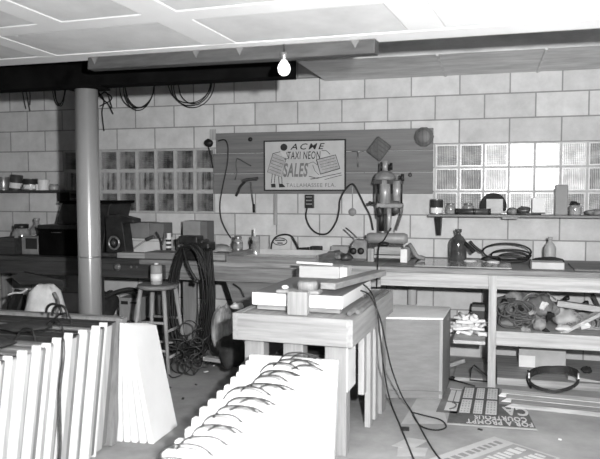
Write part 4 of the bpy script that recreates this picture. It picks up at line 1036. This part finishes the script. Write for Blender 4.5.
# pale sheet under
Q3 = [PZ(401, 424, 0), PZ(448, 424, 0), PZ(440, 398, 0), PZ(418, 397, 0)]
tag(MB().prism([(p.x, p.y, .0005) for p in Q3], (0, 0, .0005)).build('paper_sheet', postl), 'pale paper sheet on the floor before the plywood box', 'paper')
# near poster
Q4 = [PZ(418, 466, 0), PZ(560, 466, 0), PZ(548, 453.5, 0), PZ(494, 437, 0)]
t = thing('near_poster', 'pale poster with grey lettering on the floor at the bottom right', 'poster', (.5, -2.3, .001))
far = PZ(494, 437, 0); lft = PZ(430, 459, 0); dirL = (lft-far).normalized(); rgt = PZ(546, 454, 0); dirR = (rgt-far).normalized()
Lw, Rw = (lft-far).length*1.55, (rgt-far).length*1.25
MB().prism([(p.x, p.y, .001) for p in (far, far+dirL*Lw, far+dirL*Lw+dirR*Rw, far+dirR*Rw)], (0, 0, .002)).build('sheet', mat('near_poster_pale', .5, .8, noise=.08, bump=0), t)
def npq(a, b, c, d, mm, nm, z=.0031):
    P = [far+dirL*(Lw*a)+dirR*(Rw*c), far+dirL*(Lw*b)+dirR*(Rw*c), far+dirL*(Lw*b)+dirR*(Rw*d), far+dirL*(Lw*a)+dirR*(Rw*d)]
    MB().prism([(p.x, p.y, z) for p in P], (0, 0, .0008)).build(nm, mm, t)
npq(.02, .98, .34, .97, mat('poster_mid_ground', .33, .8, noise=.15, bump=0), 'dark_field')
for j, (c, d) in enumerate(((.40, .62), (.68, .92))):
    u = .05
    while u < .92:
        w_ = R.uniform(.02, .05); npq(u, u+w_, c+R.uniform(0, .05), d-R.uniform(0, .05), whi, 'letter', .004); 
        u += w_+.02
u = .06
while u < .9:
    w_ = R.uniform(.03, .05); npq(u, u+w_, .12, .24, mat('faded_grey_ink', .25, .8, bump=0), 'letter'); u += w_+.022
# paper scraps near table leg
for i, pts in enumerate((((392, 446), (412, 449), (428, 441), (408, 438)), ((397, 457), (425, 457), (428, 449), (398, 448)))):
    tag(MB().prism([(p.x, p.y, .001+.003*i) for p in [PZ(*a, 0) for a in pts]], (0, 0, .002)).build('printed_scrap', postl), ('printed paper scrap on the floor right of the work table', 'second printed scrap on the floor nearer the camera')[i], 'paper')
p = PZ(405, 429, .01); tag(MB().cbox((p.x, p.y, .012), (.05, .02, .018), (0, 0, .1)).build('black_clip', black), 'small black clip on the floor where the cables run', 'clip')

# ================================================================== WORK TABLE
TZ = .75; tx0, tx1, ty0, ty1 = -.855, -.225, -2.42, -1.32
t = thing('work_table', 'heavy pine work table standing in the middle of the shop floor', 'table', (-.57, -1.87, 0)); t.rotation_euler.z = math.radians(-3)
tp_ = pine()
MB().box(tx0+.01, tx1-.01, ty0+.01, ty1-.01, TZ-.02, TZ).build('table_top', pine('y'), t, bevel=.003)
MB().box(tx0, tx1, ty0-.03, ty0+.009, TZ-.145, TZ+.005).build('apron', pine(), t, bevel=.004)
MB().box(tx1-.009, tx1+.03, ty0-.03, ty1, TZ-.145, TZ+.005).build('apron', wood('table_side', .36, 'y', .2), t, bevel=.004)
MB().box(tx0-.03, tx0+.009, ty0-.03, ty1, TZ-.145, TZ+.005).build('apron', pine('y'), t, bevel=.004)
MB().box(tx0, tx1, ty1-.009, ty1+.03, TZ-.145, TZ+.005).build('apron', pine(), t, bevel=.004)
for (a, b, yy) in ((-.83, -.715, ty0+.012), (-.60, -.485, ty0+.012), (-.36, -.24, ty0+.012), (-.83, -.715, ty1-.10), (-.36, -.24, ty1-.10)):
    MB().box(a, b, yy, yy+.085, 0, TZ-.02).build('leg', pine('z'), t, bevel=.004)
MB().box(-.262, -.235, ty0+.02, ty0+.20, .35, TZ-.146).build('side_batten', offwhite, t)
g_ = wood('table_side', .36, 'y', .2)
for (yy, z0) in ((-2.1, .25), (-1.93, .0), (-1.78, .0)):
    MB().box(-.25, -.215, yy, yy+.07, z0, TZ-.146).build('side_slat', wood('slat', .40, 'z', .2), t, bevel=.003)
MB().box(-.25, -.20, -1.66, -1.54, 0, TZ-.146).build('side_slat', pine('z'), t, bevel=.003)
MB().box(-.86, -.27, -1.5, -1.46, .12, .2).build('stretcher', pine(), t)
# white sign box on table
x0, x1 = PY(253, 303, -2.33).x, PY(345, 303, -2.33).x
zb_ = TZ+.006
t = thing('white_sign_box', 'shallow white sign box lying flat on the pine work table', 'sign box', ((x0+x1)/2, -2.1, TZ)); t.rotation_euler.z = math.radians(-3)
MB().box(x0, x1, -2.33, -1.62, zb_+.03, zb_+.10).build('body', white, t, bevel=.004)
MB().box(x0+.004, x1-.004, -2.329, -1.63, zb_+.1005, zb_+.103).build('top_sheet', ply('y'), t)
for q_ in (-2.3, -1.7): MB().box(x0+.02, x1-.02, q_, q_+.04, zb_+.001, zb_+.03).build('batten', oldw(), t)
# front clamp
t = thing('wooden_clamp', 'pale wooden clamp block at the front edge of the work table', 'clamp', (-.57, -2.38, TZ+.006))
yy = -2.42
x0, x1, z0, z1 = F(287, 307, 292, yy, TZ+.006)
MB().box(x0, x1, yy, yy+.06, z0, z1).build('post', pine('z'), t, bevel=.004)
xa, xb, za, zb2 = F(275, 319, 290.5, yy+.06, None, 299.5)
MB().box(xa, xb, yy+.061, yy+.16, zb_+.104, zb2).build('jaw', pine(), t, bevel=.018)
xc, xd, zc, zd = F(299, 319, 280, yy+.15, None, 291)
MB().lathe(((xc+xd)/2, yy+.12, zb2), [((xd-xc)/2, 0), ((xd-xc)/2, zd-zb2-.01), ((xd-xc)/2-.01, zd-zb2)], 24).build('round_block', pine('z'), t)
MB().blob((xa+.05, yy+.09, zb2+.012), (.02, .02, .012), 2, .1).build('knob', white, t)
# long board going back
o = MB().beam((-.40, -2.30, TZ+.155), (-.24, -1.45, TZ+.135), .09, .035).build('loose_board', pine('y'), bevel=.003)
tag(o, 'long pale board lying back across the white sign box on the work table', 'board')
# upper block
yb_ = -1.62; x0, x1, z0, z1 = F(299, 347, 266.5, yb_, TZ+.11, None)
t = thing('pine_block', 'pale boxed block standing on the back of the work table', 'block', ((x0+x1)/2, yb_+.1, TZ+.006))
MB().box(x0, x1-.05, yb_+.0, yb_+.16, TZ+.006, z1).build('body', wood('pale_block', .5, 'x', .1), t, bevel=.005)
MB().box(x1-.049, x1, yb_+.005, yb_+.155, TZ+.03, z1-.003).build('end_block', offwhite, t, bevel=.005)
MB().box(x1-.035, x1-.012, yb_+.002, yb_+.005, z1-.09, z1-.04).build('label_patch', paper, t)
a, b = PY(296, 263.5, yb_+.03), PY(332, 266.2, yb_+.03)
tag(MB().beam((a.x, yb_+.05, z1+.018), (b.x, yb_+.05, z1+.010), .02, .014).build('pale_stick', white, bevel=.002), 'short white stick lying on the pale block at the table back', 'stick')
# pipe clamps on table right
for i in range(2):
    a = Vector((-.245+.045*i-.03, -2.36+.03*i, TZ+.025+.0*i)); b = Vector((-.20+.02*i-.03, -1.55, TZ+.03))
    a.x = min(a.x, -.235); 
    o = MB().cyl((-.262+.036*i, -2.38+.05*i, TZ+.022), (-.215+.030*i, -1.5, TZ+.022), .013, seg=12).build('steel_pipe', steel); tag(o, ('steel pipe lying along the table right side, beside the white sign box', 'steel pipe lying along the outer right edge of the work table')[i], 'pipe')

# cables over table
def wp(l, r, lab):
    P = []
    for (a, b, mode, v) in l: P.append(PY(a, b, v) if mode == 'y' else PZ(a, b, v))
    wire('cable', P, r, lab, 'cable')
wp([(352, 289, 'y', -1.72), (357, 284.5, 'y', -1.75), (364, 285, 'y', -1.85), (372, 294, 'y', -2.0), (377, 310, 'y', -2.05), (380, 335, 'y', -2.05), (384, 370, 'y', -2.0), (390, 400, 'z', .05), (402, 430, 'z', .012), (416, 465, 'z', .012)], .0048, 'black cable falling over the table side toward the bottom edge, the left one')
wp([(348, 292, 'y', -1.9), (358, 290, 'y', -1.9), (370, 296, 'y', -2.0), (380, 318, 'y', -2.0), (386, 345, 'y', -1.95), (392, 370, 'y', -1.85), (402, 396, 'z', .10), (412, 412, 'z', .012), (432, 448, 'z', .012), (450, 470, 'z', .012)], .0045, 'black cable falling over the table side, the right one that passes the floor loop')
wp([(411, 412, 'z', .012), (425, 415.5, 'z', .012), (441, 420, 'z', .012), (446, 427, 'z', .012), (436, 430, 'z', .012), (421, 426, 'z', .012), (413, 415, 'z', .02)], .0045, 'black cable loop lying on the floor before the plywood box')

# ================================================================== STOOL
SC = Vector((-2.06, -1.10, 0)); SH = PY(160, 284, -1.1).z
t = thing('wooden_stool', 'old round wooden stool standing in front of the bench left of the coil', 'stool', SC)
st_ = wood('stool_wood', .30, 'z', .3); sr = .163
MB().lathe((SC.x, SC.y, SH-.035), [(sr-.02, 0), (sr, .012), (sr, .028), (sr-.008, .035), (0, .035)], 28).build('seat', wood('stool_seat', .2, 'x', .3), t)
foot = []; topn = []
for i, (dx, dy) in enumerate(((-1, -1), (1, -1), (1, 1), (-1, 1))):
    a = Vector((SC.x+dx*.10, SC.y+dy*.10, SH-.035)); b = Vector((SC.x+dx*.165, SC.y+dy*.165, 0)); foot.append(b); topn.append(a)
    MB().cyl(b, a, .013, .018, 12).build('leg', st_, t)
for i in range(4):
    for hh in ((.62, .30) if i % 2 == 0 else (.52, .22)):
        a = foot[i].lerp(topn[i], hh); b = foot[(i+1) % 4].lerp(topn[(i+1) % 4], hh); MB().cyl(a, b, .011, seg=10).build('rung', st_, t)
x0, x1, z0, z1 = F(151, 161.5, 264.5, SC.y-.02, SH+.001)
t = thing('stool_can', 'pale labelled can standing on the wooden stool', 'can', ((x0+x1)/2, SC.y-.02, SH+.001)); r_ = (x1-x0)/2
MB().lathe(W[t], [(r_*.97, 0), (r_, .004), (r_, z1-z0-.012), (r_*.8, z1-z0-.003), (r_*.5, z1-z0)], 20).build('body', card, t)
MB().lathe(W[t]+Vector((0, 0, z1-z0)), [(r_*.35, 0), (r_*.35, .012), (0, .014)], 14).build('cap', paper, t)
MB().lathe(W[t], [(r_*1.01, .03), (r_*1.01, .085)], 20).build('label_band', paper, t)

# ================================================================== UNDER LEFT BENCH
def boxc(name, px0, px1, pyt, y, z0, dep, label, cat, mm, rotz=0): return boxthing(name, px0, px1, pyt, y, z0, dep, label, cat, mm)
t, x0, x1, z0, z1 = boxc('printed_crate', 119, 140, 298, -.45, .25, .2, 'small printed wooden crate behind the stool under the bench', 'crate', card)
g = MB().box(x0-.05, x1+.35, -.50, -.1, 0, .249); tag(g.build('low_bench_box', darkw(), bevel=.003), 'dark low chest under the bench behind the stool', 'chest')
MB().box(x0+.02, x0+.09, -.4525, -.4505, z1-.06, z1-.03).build('stencil', inkd, t)
MB().box(x0+.11, x1-.02, -.4525, -.4505, z1-.05, z1-.035).build('stencil', inkd, t)
t2 = blobpx('dark_heap', 98, 114, 292, 318, -.6, darkcl, 'heap of dark cloth under the bench right of the steel column', 'cloth', 81, .25, .14, 0)
o = MB().tube([PY(98, 300, -.75), PY(106, 297, -.72), (PY(116, 292, -.70)), PY(130, 289, -.68), PY(138, 292, -.66)], .018).build('dark_limb', darkcl); tag(o, 'long dark rolled cloth above the heap under the bench', 'cloth')
# sack and boards far left
t = thing('cloth_sack', 'large pale cloth sack standing on the floor at the far left', 'sack', PZ(46, 380, 0))
sx, sy = PY(46, 305, -1.5).x, -1.5
z1 = PY(46, 284, sy).z
W[t] = Vector((sx, sy, 0)); t.location = W[t]
g = MB(); q = random.Random(3); rows = []
prof = [(.17, 0), (.19, .08), (.19, .25), (.185, .40), (.165, .52), (.13, z1-.06), (.07, z1-.01), (0, z1)]
seg = 22
rings = []
for (r, z) in prof:
    if r == 0: rings.append([g.v((sx-.01, sy, z))]); continue
    rings.append([g.v((sx+(r*(1+.07*math.sin(3*a+z*6)+.04*math.sin(7*a+z*11)))*math.cos(a), sy+r*.7*(1+.06*math.sin(4*a+z*5))*math.sin(a), z+.012*math.sin(5*a))) for a in [2*PI*i/seg for i in range(seg)]])
for k in range(len(rings)-1):
    for i in range(seg):
        j = (i+1) % seg
        if len(rings[k+1]) == 1: g.f([rings[k][i], rings[k][j], rings[k+1][0]], True)
        else: g.f([rings[k][i], rings[k][j], rings[k+1][j], rings[k+1][i]], True)
g.f(rings[0][::-1]); g.build('body', cloth, t)
a, b = PY(56, 296, sy-.12), PY(55, 312, sy-.12)
MB().tube([PY(54, 293, sy-.11), PY(57.5, 300, sy-.13), PY(58, 308, sy-.135), PY(55, 315, sy-.14)], .014, seg=6).build('dark_fold', rag, t)
o = MB().prism([PY(a, b, -.95) for a, b in ((10, 276), (22, 272), (62, 280), (64, 288), (58, 291), (45, 284), (20, 285))], (0, .05, 0)).build('carved_board', darkw(), bevel=.004); tag(o, 'dark shaped board under the bench above the pale sack', 'board')
o = MB().beam(PY(5, 330, -1.2), PY(19, 290, -1.05), .04, .06).build('dark_post', blackm); tag(o, 'black slanted post left of the pale sack', 'post')
t = blobpx('dark_bag', 9, 32, 296, 345, -.9, darkcl, 'black bag behind the pale sack at the far left', 'bag', 83, .2, .15, 0)
g = MB(); g.tube([PY(8, 295, -1.1), PY(14, 293, -1.1), PY(22, 292.5, -1.1), (PY(27, 289, -1.1))], .009); tag(g.build('white_strap', paper), 'white strap ends lying on the black bag', 'strap')
tag(MB().box(-4.35, -4.1, -.6, -.56, .0, .69).build('upright_board', oldw('z')), 'grey upright panel under the bench at the far left edge', 'panel')
# panel leaning under bench mid + junk behind table
P = [PY(226, 279, -.78), PY(300, 279, -.78), PY(300, 345, -.78), PY(250, 345, -.78)]
o = MB().prism([(P[0].x, -.78, .69), (P[1].x, -.78, .69), (P[1].x, -.72, .001), (PY(252, 345, -.75).x, -.72, .001)], (0, .03, 0)).build('slanted_board', wood('slate_panel', .17, 'x', .2)); tag(o, 'dark grey slanted panel under the bench behind the work table', 'panel')
o = MB().tube([PY(233, 284, -.80), PY(240, 289, -.80), PY(244, 297, -.80)], .008).build('hook', black); tag(o, 'black curved hook on the dark slanted panel', 'hook')
tag(MB().box(PY(184, 290, -.4).x, PY(197, 290, -.4).x, -.42, -.38, 0, .70).build('grey_board', wood('grey_up', .22, 'z', .2)), 'grey upright board seen through the cable coil', 'board')
q = random.Random(9)
g = MB()
cxx = PY(190, 335, -1.15).x
for k in range(15):
    cx, cy, cz = cxx+q.uniform(-.12, .12), -1.12+q.uniform(-.12, .12), q.uniform(.03, .34); rr = q.uniform(.03, .1); tl = q.uniform(0, 6); pts = []
    for s in range(7): an = 2*PI*s/7; pts.append((cx+rr*math.cos(an), cy+rr*.7*math.sin(an+tl), max(.01, cz+rr*math.sin(an)*q.uniform(.5, 1.1))))
    g.tube(pts, .0055, seg=5, sub=3, closed=True)
tag(g.build('wire_heap', mat('wire_grey_black', .03, .45)), 'tangled heap of dark wire on the floor at the foot of the cable coil', 'wire')
t = blobpx('plastic_bag', 212, 233, 306, 350, -1.0, mat('plastic_grey', .34, .55, noise=.5, scale=9, stretch=(3, 1, .6), bump=.8), 'grey crinkled bag between the cable coil and the work table', 'bag', 84, .18, .12, 0)
t = blobpx('dark_bundle', 220, 245, 335, 368, -1.3, darkcl, 'black bundle on the floor behind the work table left legs', 'bundle', 85, .2, .15, 0)
blobpx('white_wad', 231, 243, 303, 309, -1.02, paper, 'small white paper wad on top of the grey crinkled bag', 'paper', 86, .3, .05, 0)
boardpx('floor_plank', (205, 358), -1.25, (236, 362), -1.3, .06, .03, oldw(), 'short grey plank on the floor under the crinkled bag')
# things under the table (seen between legs)
x0, x1, z0, z1 = F(266, 283, 346, -1.7, .0)
tag(MB().box(-.80, -.40, -2.0, -1.7, .001, .44).build('dark_box', darkw(), bevel=.004), 'dark box standing under the work table', 'box')
tag(MB().cyl((-.66, -1.62, 0), (-.66, -1.62, .55), .05, seg=20).build('grey_canister', steel), 'grey canister under the work table behind the dark box', 'canister')

# ================================================================== SIGN ROWS
def ordn(i): return ['first', 'second', 'third', 'fourth', 'fifth', 'sixth', 'seventh', 'eighth', 'ninth', 'tenth', 'eleventh', 'twelfth', 'thirteenth', 'fourteenth', 'fifteenth', 'sixteenth', 'seventeenth', 'eighteenth', 'nineteenth', 'twentieth', 'twenty-first', 'twenty-second'][i]
# centre row
loopm = mat('dark_grey_lead', .035, .6, noise=.2)
n = 17
lean = .11/.58
for i in range(n):
    f_ = i/13; yt = -2.64-f_*1.43; h = .575
    xl = -.735+f_*.178; wd = .472
    q = random.Random(100+i); xl += q.uniform(-.008, .008); h += q.uniform(-.005, .005)
    t = thing('sign_board', 'white sign board with black wire loop, %s from the work table' % ordn(i), 'sign board', (xl+wd/2, yt-.15, 0), 'white sign boards in the centre row')
    def pl(x, z, y): return (x, yt-(h-z)*lean+y, z)
    g = MB(); g.hexa([pl(xl, 0.004, 0), pl(xl+wd, 0.004, 0), pl(xl+wd, 0.004, .03), pl(xl, 0.004, .03)], [pl(xl, h, 0), pl(xl+wd, h, 0), pl(xl+wd, h, .03), pl(xl, h, .03)])
    g.build('panel', white, t, bevel=.0015)
    g = MB(); g.hexa([pl(xl+.02, .02, .031), pl(xl+wd-.012, .02, .031), pl(xl+wd-.012, .02, .07), pl(xl+.02, .02, .07)], [pl(xl+.02, h-.03, .031), pl(xl+wd-.012, h-.03, .031), pl(xl+wd-.012, h-.03, .07), pl(xl+.02, h-.03, .07)])
    g.build('rear_case', mat('case_side_grey', .30, .6, noise=.2), t)  # grey stands in for shading along the board sides
    ca = -.50+q.uniform(-.02, .02); hw = q.uniform(.085, .115); ht = q.uniform(.02, .035)
    pts = [(ca-hw, yt-.012, h-.10), (ca-hw*.88, yt-.012, h-.03), (ca-hw*.5, yt-.008, h+ht*.6), (ca-hw*.0, yt, h+ht), (ca+hw*.55, yt+.01, h+ht*.8), (ca+hw, yt+.012, h-.005)]
    MB().tube(pts, .0042, seg=6).build('wire_loop', loopm, t)
    if i in (0, 1, 2, 3, 5, 7, 8, 10):
        ca += q.uniform(.03, .07)*(3 if i == 2 else 1); ht *= .7
        pts = [(ca-hw*.7, yt+.004, h-.003), (ca-hw*.3, yt+.012, h+ht), (ca+hw*.3, yt+.018, h+ht), (ca+hw*.8, yt+.02, h-.003)]
        MB().tube(pts, .0042, seg=6).build('wire_loop', loopm, t)
# left row
tops = [-2.50, -2.665, -2.76, -2.85, -2.98, -3.08, -3.17, -3.25, -3.34, -3.43, -3.52, -3.61, -3.70, -3.79, -3.88]
tanm = wood('tan_board', .22, 'z', .2)
HT = .70
for i, yt in enumerate(tops):
    xr = -1.565; wd = 1.0; ln = .2
    q = random.Random(300+i)
    lab = 'tan wooden edged sign board at the rear of the left row' if i == 0 else 'white edged sign board in the left row, %s in front of the tan one' % ordn(i-1)
    t = thing('sign_board', lab, 'sign board', (xr-wd/2, yt-.07, 0), 'sign boards in the left row')
    def pl(x, z, y): return (x, yt-(HT-z)*ln+y, z)
    def slab(nm, mm, xa, xb, za, zb, e0, e1, bv=0):
        return MB().hexa([pl(xa, za, e0), pl(xb, za, e0), pl(xb, za, e1), pl(xa, za, e1)], [pl(xa, zb, e0), pl(xb, zb, e0), pl(xb, zb, e1), pl(xa, zb, e1)]).build(nm, mm, t, bevel=bv)
    xe = xr+q.uniform(-.012, .012)
    if i == 0:
        slab('panel', tanm, xe-wd, xe, .004, HT, 0, .055, .003)
        slab('top_cover', midw(), xe-wd, xe-.02, HT+.0005, HT+.006, .003, .052); continue
    th = q.uniform(.010, .017); mm = mat('board_edge_%d' % (i % 3), (.86, .70, .86)[i % 3], .6, noise=.10, scale=2, stretch=(20, 20, 1))
    slab('end_post', mm, xe-.045, xe, .004, HT+q.uniform(.0, .016), 0, th, .002)
    slab('panel', mm, xe-wd, xe-.046, .004, HT-.018, 0, th)
    gap = tops[i-1]-yt; d0 = th+.0008; d1 = gap-.002; dm = d0+(d1-d0)*q.uniform(.35, .6)
    for (e0, e1, xx, mq) in ((d0, dm, xe-q.uniform(.006, .022), mat('case_pale', .45, .6, noise=.15, scale=2, stretch=(20, 20, 1))), (dm+.001, d1, xe-q.uniform(.018, .04), mat('case_grey', .20, .6, noise=.2, scale=2, stretch=(20, 20, 1)))):
        slab('rear_case', mq, xe-wd+.02, xx, .02, HT-.020, e0, e1)
        slab('top_cover', (darkcl, darkcl, darkw(), oldw(), darkcl, midw())[q.randrange(6)], xe-wd+.02, xx-.004, HT-.0195, HT-.014, e0, e1)
    if i in (1, 3, 5, 7, 9):
        ca = xe-.18-.1*q.random()
        MB().tube([pl(ca-.06, HT-.018, .006), pl(ca-.03, HT+.04, .006), pl(ca+.03, HT+.04, .006), pl(ca+.06, HT-.018, .006)], .005, seg=6).build('wire_loop', black, t)
wire('hanging_lead', [(-1.553, -3.08, .70), (-1.54, -3.10, .62), (-1.545, -3.13, .45), (-1.54, -3.14, .2), (-1.55, -3.16, .03)], .008, 'dark cable hanging down the end of the left row of sign boards', 'cable', m=dsteel)
# dark cloths/coils lying on the row
for i, (x, y, rx, ry, mm, lab) in enumerate(((-1.95, -2.85, .16, .12, darkcl, 'dark cloth lying on the left row of boards near the steel column'), (-2.2, -3.0, .15, .13, darkcl, 'black rag lying on the left row of boards at the left edge'), (-1.85, -3.25, .13, .10, darkcl, 'small black rag on the near end of the left row'))):
    tag(MB().blob((x, y, .705), (rx, ry, .018), 90+i, .25, flat=.8).build('dark_cloth', mm), lab, 'cloth')
g = MB(); g.tube([(-1.86+.05*math.cos(a), -2.72, .76+.05*math.sin(a)) for a in [PI*i/6 for i in range(7)]], .008); g.tube([(-1.80+.05*math.cos(a), -2.75, .75+.06*math.sin(a)) for a in [PI*i/6 for i in range(7)]], .008)
tag(g.build('cable_loops', black), 'black cable loops standing on the left row by the column foot', 'cable')
# fan of boards leaning on the tan one
zt2 = .66
specs = [(-1.545, -1.535, offwhite), (-1.50, -1.527, white), (-1.455, -1.513, white), (-1.405, -1.50, white), (-1.355, -1.487, white)]
for i, (xb, xt, mm) in enumerate(specs):
    y0, y1 = -2.56+.004*i, -2.25+.004*i; th = .0115
    zt = zt2-.003*i; wb_ = .033
    g = MB().hexa([(xb-wb_, y0, .003), (xb, y0, .003), (xb, y1, .003), (xb-wb_, y1, .003)], [(xt-th, y0+.0, zt+.03), (xt, y0+.0, zt+.03), (xt, y1+.0, zt-.03), (xt-th, y1+.0, zt-.03)])
    tag(g.build('leaning_board', mm, bevel=.002), ['white board nearest the tan board, almost upright in the leaning fan', 'second white board of the fan leaning on the left row', 'middle white board of the fan leaning on the left row', 'fourth white board of the fan leaning on the left row', 'outermost white board of the fan leaning on the left row'][i], 'board', 'white boards leaning as a fan')

# ================================================================== FLOOR SCRAPS
q = random.Random(77); k = 0
for (px_, py_) in ((206, 372), (196, 385), (214, 366), (183, 399), (199, 350), (480, 430), (560, 440), (170, 388)):
    p = PZ(px_, py_, 0); s = q.uniform(.008, .02)
    tag(MB().cbox((p.x, p.y, .004), (s*2, s, .006), (0, 0, q.uniform(0, 3))).build('debris_chip', (paper, darkcl)[k % 2]), ('pale', 'dark')[k % 2]+' small chip lying loose on the concrete floor', 'debris', ('pale', 'dark')[k % 2]+' chips on the floor'); k += 1
